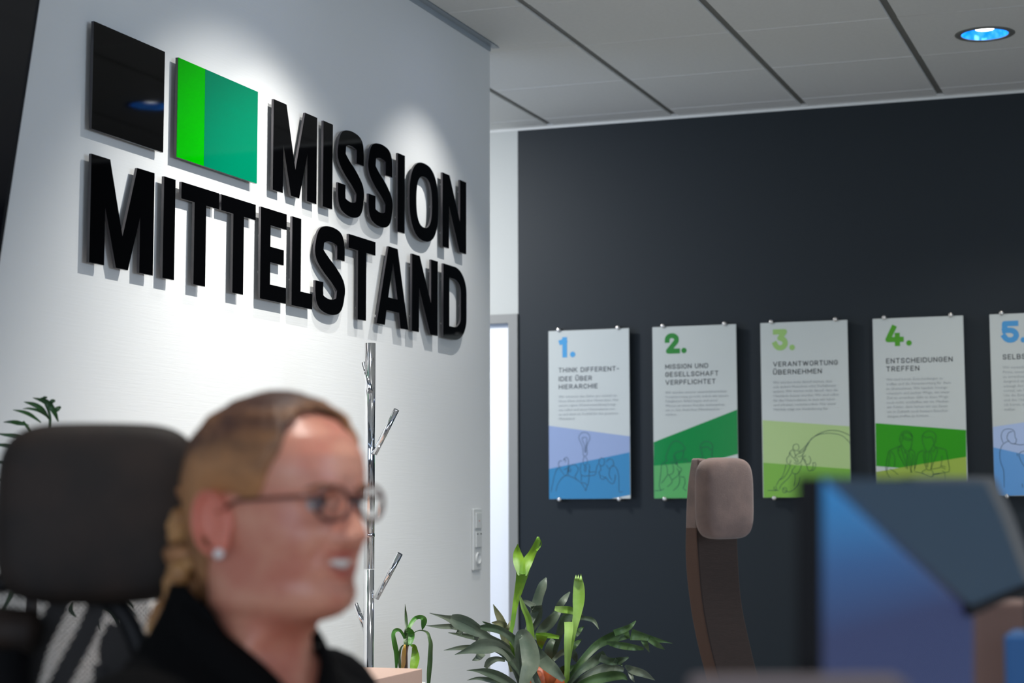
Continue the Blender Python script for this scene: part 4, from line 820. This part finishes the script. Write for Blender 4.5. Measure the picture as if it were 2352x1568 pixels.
def head_pt(th, z, off=0.0):
    xf, xb, hw = interp(XFt, z)+off, interp(XBt, z)-off, interp(HWt, z)+off
    c, s = math.cos(th), math.sin(th)
    jaw = max(0.0, min(1.0, (.07-z)/.07)) if z > -.02 else 0
    ef = 2.5-0.45*jaw
    if c >= 0: x = xf*abs(c)**(2/ef); y = hw*math.copysign(abs(s)**(2/(ef+.1)), s)
    else: x = xb*abs(c)**(2/2.2); y = hw*math.copysign(abs(s)**(2/2.2), s)
    if c > 0 and -.01 < z < .2 and off < .004:
        ay = abs(y); zl = z-11*ay*ay
        nose = 0
        if .066 < z < .132:
            t = min(1, max(0, (.132-z)/.048))
            hgt = .031*t**1.15 if z > .084 else .031*math.sqrt(max(0, 1-((.084-z)/.018)**2))
            wd = .0085+.0065*t; nose = hgt*math.exp(-(ay/wd)**2)
        x += nose
        x += .010*gs(ay-.0145, .006)*gs(z-.079, .0075)                       # nostril wings
        x -= .0085*gs(ay-.031, .014)*gs(z-.114, .010)                       # eye sockets
        x += .0045*gs(z-.132, .007)*gs(ay-.028, .022)                      # brow
        x += .006*gs(ay-.040, .016)*gs(z-.080, .017)                       # smiling cheeks
        y += math.copysign(.004*gs(ay-.045, .02)*gs(z-.075, .02), y)
        x += .0060*gs(zl-.0605, .0036)*max(0, 1-(ay/.026)**2)+.0065*gs(zl-.0405, .0045)*max(0, 1-(ay/.022)**2)   # lips
        x -= .0075*gs(zl-.0505, .0048)*max(0, 1-(ay/.027)**2)               # open smile
        x -= .0045*gs(ay-.032-(.070-z)*.25, .0035)*gs(z-.064, .014)
        x += .004*gs(z-.018, .010)*gs(ay, .014)
    # head sits ahead of the neck
    sh = -.018*max(0, min(1, (-.02-z)/.06))
    if z > -.14: x += sh
    else: x += -.018
    return HO+fw*x+lf*y+UPV*z
zs = [-.30+.02*k for k in range(7)]+[-.165+.009*k for k in range(17)]+[-.012+.0026*k for k in range(15)]+[.027+.0013*k for k in range(33)]+[.0712+.0026*k for k in range(62)]
zs = [z for z in zs if z < .2275]+[.228]
NT = 200
SKIN = mat('skin', srgb(214, 150, 124), 0.42, sub=0.10, vary=(24, srgb(200, 126, 104)), bump=(400, 0.05)); LIP = mat('lips', srgb(188, 100, 84), 0.4); 
bm = bmesh.new(); rings = []
for z in zs: rings.append([bm.verts.new(head_pt(2*PI*k/NT, z)) for k in range(NT)])
for a, b in zip(rings, rings[1:]):
    for k in range(NT): bm.faces.new((a[k], a[(k+1) % NT], b[(k+1) % NT], b[k])).smooth = True
bm.faces.new(rings[-1]); bm.faces.new(rings[0][::-1])
for f in bm.faces:
    v = f.calc_center_median()-HO; x, y, z = v.dot(fw), v.dot(lf), v.z; z -= 11*y*y
    if x > .06 and abs(y) < .028 and (.0560 < z < .0560+.0085*(1-(y/.027)**2) or .0460-.0105*(1-(y/.025)**2) < z < .0460): f.material_index = 1
# ears, arms and hands grow out of the same mesh
def ear(sgn):
    for k in range(1):
        c = HO+fw*(-.020)+lf*(sgn*.0765)+UPV*.096
        R = Matrix((fw, lf, UPV)).transposed() @ Matrix.Rotation(math.radians(-12), 3, 'Y') @ Matrix.Rotation(math.radians(sgn*-16), 3, 'Z')
        res = bmesh.ops.create_uvsphere(bm, u_segments=20, v_segments=14, radius=1); mt = Matrix.Translation(c) @ R.to_4x4() @ Matrix.Diagonal((.0205, .0085, .035, 1))
        for v in res['verts']:
            a, b, d = v.co
            if b*sgn > 0: v.co.y = b*(0.25+0.9*min(1, (a*a+d*d)))       # hollow concha
            if d < -.4: v.co.x = a*.72+.1
        bmesh.ops.transform(bm, matrix=mt, verts=res['verts'])
        for v in res['verts']:
            for f in v.link_faces: f.smooth = True; f.material_index = 2
ear(-1); ear(1)
for sgn in (-1, 1):
    n0 = len(bm.faces); c = HO+fw*(-.020)+lf*(sgn*.083)+UPV*.096
    tube(bm, [c+fw*(-.003+.0185*math.cos(a)-.12*.031*math.sin(a))+UPV*(.031*math.sin(a))+lf*(sgn*.002*math.cos(a)*-1) for a in [math.radians(q) for q in range(20, 281, 20)]], .0038, 8, mi=2)
# arms: shoulder - elbow - wrist, hand with five fingers resting on the desk
def arm(sgn):
    sh = HO+fw*(-.03)+lf*(sgn*.150)-fw*.03+UPV*(-.115); el = sh+fw*.07+lf*(sgn*.03)-UPV*.27; wr = el+fw*.245-lf*(sgn*.10)-UPV*.035
    P = catmull([tuple(sh), tuple(sh.lerp(el, .5)), tuple(el), tuple(el.lerp(wr, .5)), tuple(wr)], 5)
    tube(bm, P, [.046-.024*(i/(len(P)-1)) for i in range(len(P))], 14)
    d = (wr-el).normalized(); up = UPV; sd_ = d.cross(up).normalized()*(-sgn)     # sd_ towards thumb side
    pm = wr+d*.045; ellipsoid(bm, pm, .050, .040, .014, Matrix((d, sd_, up)).transposed(), seg=14)
    for k, (o_, L) in enumerate(((.028, .070), (.010, .078), (-.009, .072), (-.027, .058))):
        b0 = wr+d*.075+sd_*o_; b1 = b0+d*L*.42+up*.006; b2 = b1+d*L*.30-up*.008; b3 = b2+d*L*.22-up*.012
        tube(bm, [b0-d*.02, b0, b1, b2, b3], [.008, .0085, .008, .0072, .005], 8)
    t0 = wr+d*.022+sd_*.032; t1 = t0+(d*.5+sd_*.8).normalized()*.034; t2 = t1+(d*.85+sd_*.35).normalized()*.028
    tube(bm, [t0-sd_*.012, t0, t1, t2], [.010, .0105, .009, .006], 8)
    return sh, el, wr
A1 = arm(-1); A2 = arm(1)
wom = mesh_obj('person', bm, [SKIN, LIP, mat('ear_skin', srgb(214, 124, 102), .45, sub=.15)], None, origin=(HO.x, HO.y, 0))
tag(wom, 'smiling woman with glasses and tied blond hair in a black blouse, facing right', 'person')
# teeth, eyes, brows
def face_at(y, z, out=0.0):
    hw = interp(HWt, z); s_ = (min(.99, abs(y)/hw))**(2.6/2); th = math.asin(s_)
    return head_pt(th if y > 0 else 2*PI-th, z)+fw*out
bm = bmesh.new(); TN = 14
for j in range(TN):
    y0, y1 = -.0225+.045*j/TN, -.0225+.045*(j+1)/TN
    f_ = lambda y: .0900-(y/.026)**2*.011
    vs = [bm.verts.new(HO+fw*f_(y)+lf*y+UPV*(z+11*y*y)) for y, z in ((y0+.0002, .0480+abs(y0)*.12), (y1-.0002, .0480+abs(y1)*.12), (y1-.0002, .0590), (y0+.0002, .0590))]; bm.faces.new(vs)
mesh_obj('teeth', bm, mat('teeth', (0.80, 0.77, 0.70), 0.25), wom, solid=.002)
for s in (-1, 1):
    bm = bmesh.new(); ec = HO+fw*.0725+lf*(s*.031)+UPV*.1145; ellipsoid(bm, ec, .0118, .0125, .0100, Matrix((fw, lf, UPV)).transposed(), seg=20); ev = mesh_obj('eye', bm, mat('eye_white', (.42, .40, .39), .2), wom, smooth=True)
    bm = bmesh.new(); lathe(bm, ec+fw*.0106, [(.0068, -.001), (.0045, .0012), (.0001, .0018)], 20, axis=fw); mesh_obj('iris', bm, mat('iris', (.02, .035, .05), .15), ev)
    bm = bmesh.new(); tube(bm, [HO+fw*(.0838-abs(a)*.10)+lf*(s*(.031+a))+UPV*(.1205-a*a*22) for a in (-.013, -.007, 0, .007, .014)], [.0012, .0020, .0024, .0022, .001], 6); mesh_obj('eyelashes', bm, mat('lashes', (.02, .012, .01), .8), wom)
    bm = bmesh.new(); tube(bm, [face_at(s*(.031+a), .1350-a*a*14+a*.03, .0005) for a in (-.017, -.009, 0, .009, .019)], [.0012, .0024, .0028, .0024, .0010], 6); mesh_obj('eyebrow', bm, mat('brow_hair', srgb(120, 84, 56), .9), wom)
# hair
HAIR = mat('blond_hair', srgb(70, 42, 30), 0.55, vary=(11, srgb(176, 124, 80), (.6, .6, 1.2)), bump=(140, .6, (.5, .5, .15), .003)); 
nt = HAIR.node_tree
def hairline(th):       # th: 0 front, PI back (absolute)
    return interp([(0, .209), (.5, .206), (.85, .192), (1.12, .158), (1.28, .122), (1.42, .118), (1.6, .128), (1.9, .120), (2.1, .05), (2.5, .005), (3.15, -.005)], th)
bm = bmesh.new(); rows = []
NZH = 44; NH = 96
for k in range(NH):
    th = 2*PI*k/NH; a = abs(th if th <= PI else th-2*PI); z0 = hairline(a); col = []
    for j in range(NZH+1):
        t = j/NZH; z = z0+(.2279-z0)*(1-(1-t)**1.6)
        offt = .011*min(1, t*6)**.6+.003*math.sin(th*30+z*40)*.5*min(1, t*5)*(.6)
        p_ = head_pt(th, z, max(.0020, offt)); p_ = p_+UPV*(.010*min(1, max(0, (z-.17)/.05)))
        col.append(bm.verts.new(p_))
    rows.append(col)
for k in range(NH):
    A, B = rows[k], rows[(k+1) % NH]
    for j in range(NZH): bm.faces.new((A[j], B[j], B[j+1], A[j+1])).smooth = True
bm.faces.new([rows[k][NZH] for k in range(NH)])
hair = mesh_obj('hair', bm, HAIR, wom, solid=.0015)
HAIR2 = mat('hair_curl_light', srgb(196, 150, 96), 0.5, vary=(40, srgb(150, 104, 60)), bump=(140, .6))
bm = bmesh.new(); BK = HO-fw*.105
prev = [BK+UPV*.13, BK-fw*.012+UPV*.09, BK-fw*.016+lf*-.01+UPV*.05, BK-fw*.012+lf*-.012+UPV*.01, BK-fw*.012+lf*-.016-UPV*.03, BK-fw*.02+lf*-.02-UPV*.055]
tube(bm, catmull([tuple(q) for q in prev], 6), [.026+.006*math.sin(i*1.3)-.0003*i for i in range(31)], 14)
mesh_obj('ponytail', bm, HAIR, wom)
for (x, y, r) in ((412, 1192, .013), (409, 1218, .011), (410, 1318, .016), (403, 1350, .013), (372, 1406, .015), (362, 1428, .012), (388, 1380, .010)):
    bm = bmesh.new(); c = atD(x, y, WD+.02)
    for dx_, dz_, k_ in ((0, 0, .85), (.5, .55, .55), (-.45, -.6, .6), (.35, -.5, .5)): ellipsoid(bm, c+RH*r*dx_+UPV*r*dz_+FH*r*.3*dx_, r*k_, r*k_*.9, r*k_*1.15, seg=12)
    mesh_obj('curl', bm, HAIR2, wom)
# glasses
gl = bmesh.new()
GZ = .1150
def lens_pt(s, a, k=1.0): 
    y = s*(.033+.0245*k*math.cos(a)*s*s); z = GZ+.0180*k*math.sin(a); yy = s*.033+.0245*k*math.cos(a)
    return HO+fw*(.1030-(abs(yy)/.06)**2*.006)+lf*yy+UPV*z
for s in (-1, 1):
    P = [lens_pt(s, 2*PI*k/28) for k in range(29)]; tube(gl, P, .0024, 6, cap=False)
    hp = lens_pt(s, PI if s < 0 else 0); tube(gl, [hp+UPV*.008, HO+fw*.085+lf*(s*.0705)+UPV*(GZ+.008), HO+fw*.01+lf*(s*.077)+UPV*(GZ+.004), HO-fw*.016+lf*(s*.078)+UPV*(GZ-.008)], .0022, 6)
b0 = lens_pt(-1, 0); b1 = lens_pt(1, PI); tube(gl, [b0+UPV*.006, (b0+b1)/2+UPV*.009+fw*.002, b1+UPV*.006], .0016, 6)
mesh_obj('glasses_frame', gl, mat('tortoise_frame', srgb(96, 58, 48), .25), wom)
for s in (-1, 1):
    bm = bmesh.new(); bm.faces.new([bm.verts.new(lens_pt(s, 2*PI*k/28, .97)) for k in range(28)]); mesh_obj('lens', bm, M['glass'], wom, solid=.0015)
bm = bmesh.new(); ellipsoid(bm, HO-fw*.010-lf*.082+UPV*.064, .0055, .0055, .0055, seg=14); mesh_obj('earring', bm, mat('pearl', (.85, .83, .8), .15), wom, smooth=True)
# blouse
BL = mat('black_blouse', (0.0042, 0.0042, 0.0045), 0.9, spec=.08, bump=(60, .4, (1, 1, .4), .004))
bm = bmesh.new(); rows = []
ZB_ = [-.50, -.42, -.34, -.28, -.22, -.18, -.15, -.125, -.105, -.085, -.07, -.055, -.04, -.025, -.01, .005, .018, .03]
for z in ZB_:
    row = []
    for k in range(72):
        th = 2*PI*k/72; c, s = math.cos(th), math.sin(th)
        hw = interp([(-.50, .15), (-.26, .17), (-.15, .180), (-.11, .174), (-.085, .155), (-.06, .125), (-.04, .106), (-.015, .084), (.0, .074), (.03, .068)], z)
        xf = interp([(-.50, .11), (-.26, .115), (-.15, .100), (-.06, .068), (-.02, .052), (.03, .044)], z)
        xb = interp([(-.50, -.12), (-.26, -.14), (-.15, -.145), (-.06, -.130), (-.02, -.110), (.03, -.094)], z)
        x = (xf if c > 0 else -xb)*math.copysign(abs(c)**.85, c); y = hw*math.copysign(abs(s)**.9, s); zz_ = z
        if z > -.13:                                # V neck: the front edge drops
            zz_ = z-(z+.13)*.0
        fr = max(0, c)
        tha = th if th <= PI else 2*PI-th
        drop = max(0, (z+.10))*max(0, 1-tha/1.9)*1.0
        row.append(bm.verts.new(HO+fw*(x-.034)+lf*y+UPV*(zz_-drop)))
    rows.append(row)
for i, (a, b) in enumerate(zip(rows, rows[1:])):
    for k in range(72): bm.faces.new((a[k], a[(k+1) % 72], b[(k+1) % 72], b[k])).smooth = True
bm.faces.new(rows[0][::-1])
for (sh, el, wr) in (A1, A2):
    P = catmull([tuple(sh+UPV*.012-(sh-HO).normalized()*.0), tuple(sh.lerp(el, .5)), tuple(el), tuple(el.lerp(wr, .5)), tuple(el.lerp(wr, .9))], 5); n = len(P)
    tube(bm, P, [.066-.028*(i/(n-1)) for i in range(n)], 18)
    ellipsoid(bm, sh+UPV*.0, .066, .066, .062, seg=18)
mesh_obj('blouse', bm, BL, wom, solid=-.003)
# collar flaps of the blouse
for s in (-1, 1):
    bm = bmesh.new(); Pts = [(-.105, .02, .036), (-.075, .060, .022), (-.02, .068, -.012), (.022, .046, -.050), (.040, .012, -.088)]; rows = []
    for (x, y, z) in catmull(Pts, 5):
        p_ = HO+fw*x+lf*(s*y)+UPV*z; out = (fw*.3+lf*s*1.0).normalized(); rows.append((bm.verts.new(p_), bm.verts.new(p_+out*.014-UPV*.010), bm.verts.new(p_+out*.030-UPV*.040)))
    for r, q in zip(rows, rows[1:]):
        for k in range(2): bm.faces.new((r[k], r[k+1], q[k+1], q[k])).smooth = True
    mesh_obj('collar', bm, BL, wom, solid=.003)
# seat under her and trousers
bm = bmesh.new(); PV = HO-fw*.03-UPV*.51
ellipsoid(bm, PV, .15, .19, .13, Matrix((fw, lf, UPV)).transposed(), seg=24)
for s in (-1, 1):
    h_ = PV+lf*(s*.09)-UPV*.02; kn = h_+fw*.42+UPV*.0; kn.z = .52; an = kn+fw*.04; an.z = .10
    P = catmull([tuple(h_), tuple(h_.lerp(kn, .5)), tuple(kn), tuple(kn.lerp(an, .5)), tuple(an)], 5); n = len(P); tube(bm, P, [.088-.045*(i/(n-1)) for i in range(n)], 16)
mesh_obj('trousers', bm, mat('dark_trousers', (.012, .013, .018), .85), wom)
for s in (-1, 1):
    an = PV+lf*(s*.09)+fw*.46; bm = bmesh.new(); ellipsoid(bm, Vector((an.x, an.y, .045))+fw*.05, .13, .045, .045, Matrix((fw, lf, UPV)).transposed(), seg=18); mesh_obj('shoe', bm, M['black_plastic'], wom)
# ================================================================ MONITORS AND DESK AT THE RIGHT
def quad_slab(name, px, depths, t, m, parent, bevel=None, back=True):
    P = [atD(x, y, d) for (x, y), d in zip(px, depths)]; n = (P[1]-P[0]).cross(P[3]-P[0]).normalized()
    if n.dot(FH) < 0: n = -n
    bm = bmesh.new(); A = [bm.verts.new(p) for p in P]; B = [bm.verts.new(p+n*t) for p in P]
    bm.faces.new(A); bm.faces.new(B[::-1]); N = len(P)
    for k in range(N): bm.faces.new((A[k], B[k], B[(k+1) % N], A[(k+1) % N]))
    bmesh.ops.recalc_face_normals(bm, faces=bm.faces); return mesh_obj(name, bm, m, parent, bevel=bevel), P, n
MD = 1.28
e = empty('monitor', tuple(atD(2060, 1568, MD)-UPV*.36), 'blurred monitor with glowing blue gradient at lower right, nearest the viewer', 'monitor')
e['_o'] = list(e.location)
ZA = lambda x: 1/(1/1.2-(x-1866)/370*(1/1.2-1/1.7))
quad_slab('housing', [(1874, 1094), (2236, 1102), (2236, 1830), (1874, 2106)], [ZA(1874)+.006, ZA(2236)+.006, ZA(2236)+.006, ZA(1874)+.006], .014, M['black_plastic'], e)
quad_slab('side_bezel', [(1862, 1104), (1886, 1099), (1886, 2106), (1862, 2100)], [1.225, ZA(1886), ZA(1886), 1.225], .002, M['black_plastic'], e)
# emissive blue gradient with a diagonal grey wedge on the monitor face
sm = bpy.data.materials.new('emissive_blue_gradient'); sm.use_nodes = True; n = sm.node_tree; b = n.nodes['Principled BSDF']; b.inputs['Base Color'].default_value = (.02, .03, .05, 1); b.inputs['Roughness'].default_value = .25
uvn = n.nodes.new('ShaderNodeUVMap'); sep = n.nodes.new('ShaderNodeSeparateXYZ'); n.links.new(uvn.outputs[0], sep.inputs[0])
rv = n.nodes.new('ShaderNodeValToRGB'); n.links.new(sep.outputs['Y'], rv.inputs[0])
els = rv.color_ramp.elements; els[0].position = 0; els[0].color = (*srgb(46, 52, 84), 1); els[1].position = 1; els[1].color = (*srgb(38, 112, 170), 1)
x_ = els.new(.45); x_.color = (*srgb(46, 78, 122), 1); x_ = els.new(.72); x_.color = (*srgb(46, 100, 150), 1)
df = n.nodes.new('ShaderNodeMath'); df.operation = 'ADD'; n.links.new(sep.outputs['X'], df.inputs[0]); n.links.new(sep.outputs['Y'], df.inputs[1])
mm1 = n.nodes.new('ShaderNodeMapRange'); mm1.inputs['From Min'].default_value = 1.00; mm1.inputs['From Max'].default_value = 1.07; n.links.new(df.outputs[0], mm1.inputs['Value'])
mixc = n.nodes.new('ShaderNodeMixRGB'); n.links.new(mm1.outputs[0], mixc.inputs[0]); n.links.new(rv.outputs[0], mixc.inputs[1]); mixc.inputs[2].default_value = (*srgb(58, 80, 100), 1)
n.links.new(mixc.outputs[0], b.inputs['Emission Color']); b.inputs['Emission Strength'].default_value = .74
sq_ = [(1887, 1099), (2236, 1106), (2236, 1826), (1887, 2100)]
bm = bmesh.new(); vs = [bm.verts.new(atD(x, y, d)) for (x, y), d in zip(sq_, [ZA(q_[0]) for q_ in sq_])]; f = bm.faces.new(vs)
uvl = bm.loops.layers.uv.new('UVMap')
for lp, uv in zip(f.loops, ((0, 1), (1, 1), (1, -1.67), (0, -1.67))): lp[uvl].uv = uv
o = mesh_obj('screen', bm, sm, e); o['label'] = 'monitor face with an emissive blue gradient and grey wedge'
bm = bmesh.new(); c = atD(2060, 1700, 1.52); tube(bm, [c, Vector((c.x, c.y, .76))], .02, 12); lathe(bm, (c.x, c.y, .741), [(0.0001, 0), (.11, 0), (.11, .012), (.0001, .014)], 32); mesh_obj('stand', bm, M['black_plastic'], e)
# second monitor
e2 = empty('monitor', tuple(atD(2300, 1400, 1.2)-UPV*.36), 'tilted slate-grey second monitor at the right edge, overlapping the blue screen', 'monitor')
M2D = 1.17
q = [(1906, 1098), (2262, 1108), (2300, 1190), (2358, 1345), (2238, 1398)]
dd = [1/(1/ZA(x)+.014) for x, y in q]
quad_slab('back_cover', q, dd, .02, mat('slate_plastic', srgb(64, 82, 96), .4), e2)
q2 = [(2100, 1096), (2284, 1096), (2326, 1180), (2388, 1348), (2240, 1402)]
quad_slab('rim', q2, [1/(1/ZA(x)+.004) for x, y in q2], .010, mat('grey_rim', srgb(104, 104, 102), .5), e2)
quad_slab('chin', [(2226, 1394), (2364, 1338), (2368, 1354), (2230, 1416)], [1/(1/ZA(x)+.018) for x in (2226, 2364, 2368, 2230)], .006, M['black_plastic'], e2)
bm = bmesh.new(); c = atD(2392, 1290, 1.98); tube(bm, [c, Vector((c.x+.0, c.y+.03, .76))], .02, 12); lathe(bm, (c.x, c.y+.03, .741), [(0.0001, 0), (.06, 0), (.06, .012), (.0001, .014)], 32); mesh_obj('stand', bm, M['black_plastic'], e2)
# things behind, strongly blurred
bx = atD(2290, 1500, 2.12)
o = boxo('document_box', (bx.x-.10, bx.x+.045, bx.y, bx.y+.10, .741, atD(2290, 1385, 2.12).z), mat('brown_board', srgb(122, 98, 90), .8), None, bevel=.004); tag(o, 'brown document box behind the monitors, blurred at the right edge', 'box')
bx = atD(2342, 1500, 2.0)
o = boxo('ring_binder', (bx.x-.012, bx.x+.04, bx.y-.05, bx.y+.05, .741, atD(2335, 1452, 2.0).z), mat('blue_cover', srgb(20, 90, 150), .5), None, bevel=.003); tag(o, 'blue ring binder at the lower right corner beside the box', 'binder')
# work desk and low screen
wd_ = atD(2150, 1700, 1.55)
WDX, WDY = wd_.x, wd_.y
e = empty('desk', (WDX+.05, WDY, 0), 'work desk carrying the monitors at the lower right', 'desk')
boxo('desk_top', (WDX-.50, WDX+.75, WDY-.45, WDY+.75, .715, .740), M['beige'], e, bevel=.002)
for (x, y) in ((-.45, -.39), (.70, -.39), (-.45, .69), (.70, .69)): boxo('leg', (WDX+x-.025, WDX+x+.025, WDY+y-.025, WDY+y+.025, 0, .715), M['steel'], e)
p0, p1 = atD(1590, 1574, 1.08), atD(2090, 1559, 1.08)
ax_ = (p1-p0); ax_.z = 0; L0 = ax_.length; ax_.normalize(); nn = UPV.cross(ax_)
bm = bmesh.new(); ztop = (p0.z+p1.z)/2
for (a, b) in ((0, 1),):
    pts = [p0, p0+ax_*L0]; vs = []
    for z in (.741, ztop):
        for p_, s in ((pts[0], -1), (pts[1], -1), (pts[1], 1), (pts[0], 1)): vs.append(bm.verts.new((p_.x+nn.x*(.05 if s > 0 else 0), p_.y+nn.y*(.05 if s > 0 else 0), z)))
    for f in ((0, 1, 2, 3), (4, 7, 6, 5), (0, 4, 5, 1), (1, 5, 6, 2), (2, 6, 7, 3), (3, 7, 4, 0)): bm.faces.new([vs[i] for i in f])
o = mesh_obj('file_box', bm, mat('divider_felt', srgb(108, 98, 100), .95, bump=(300, .3)), None, bevel=.004); tag(o, 'blurred grey file box at the bottom edge in front of the blue monitor', 'file box')
for ob in list(bpy.data.objects):
    if '_o' in ob: del ob['_o']
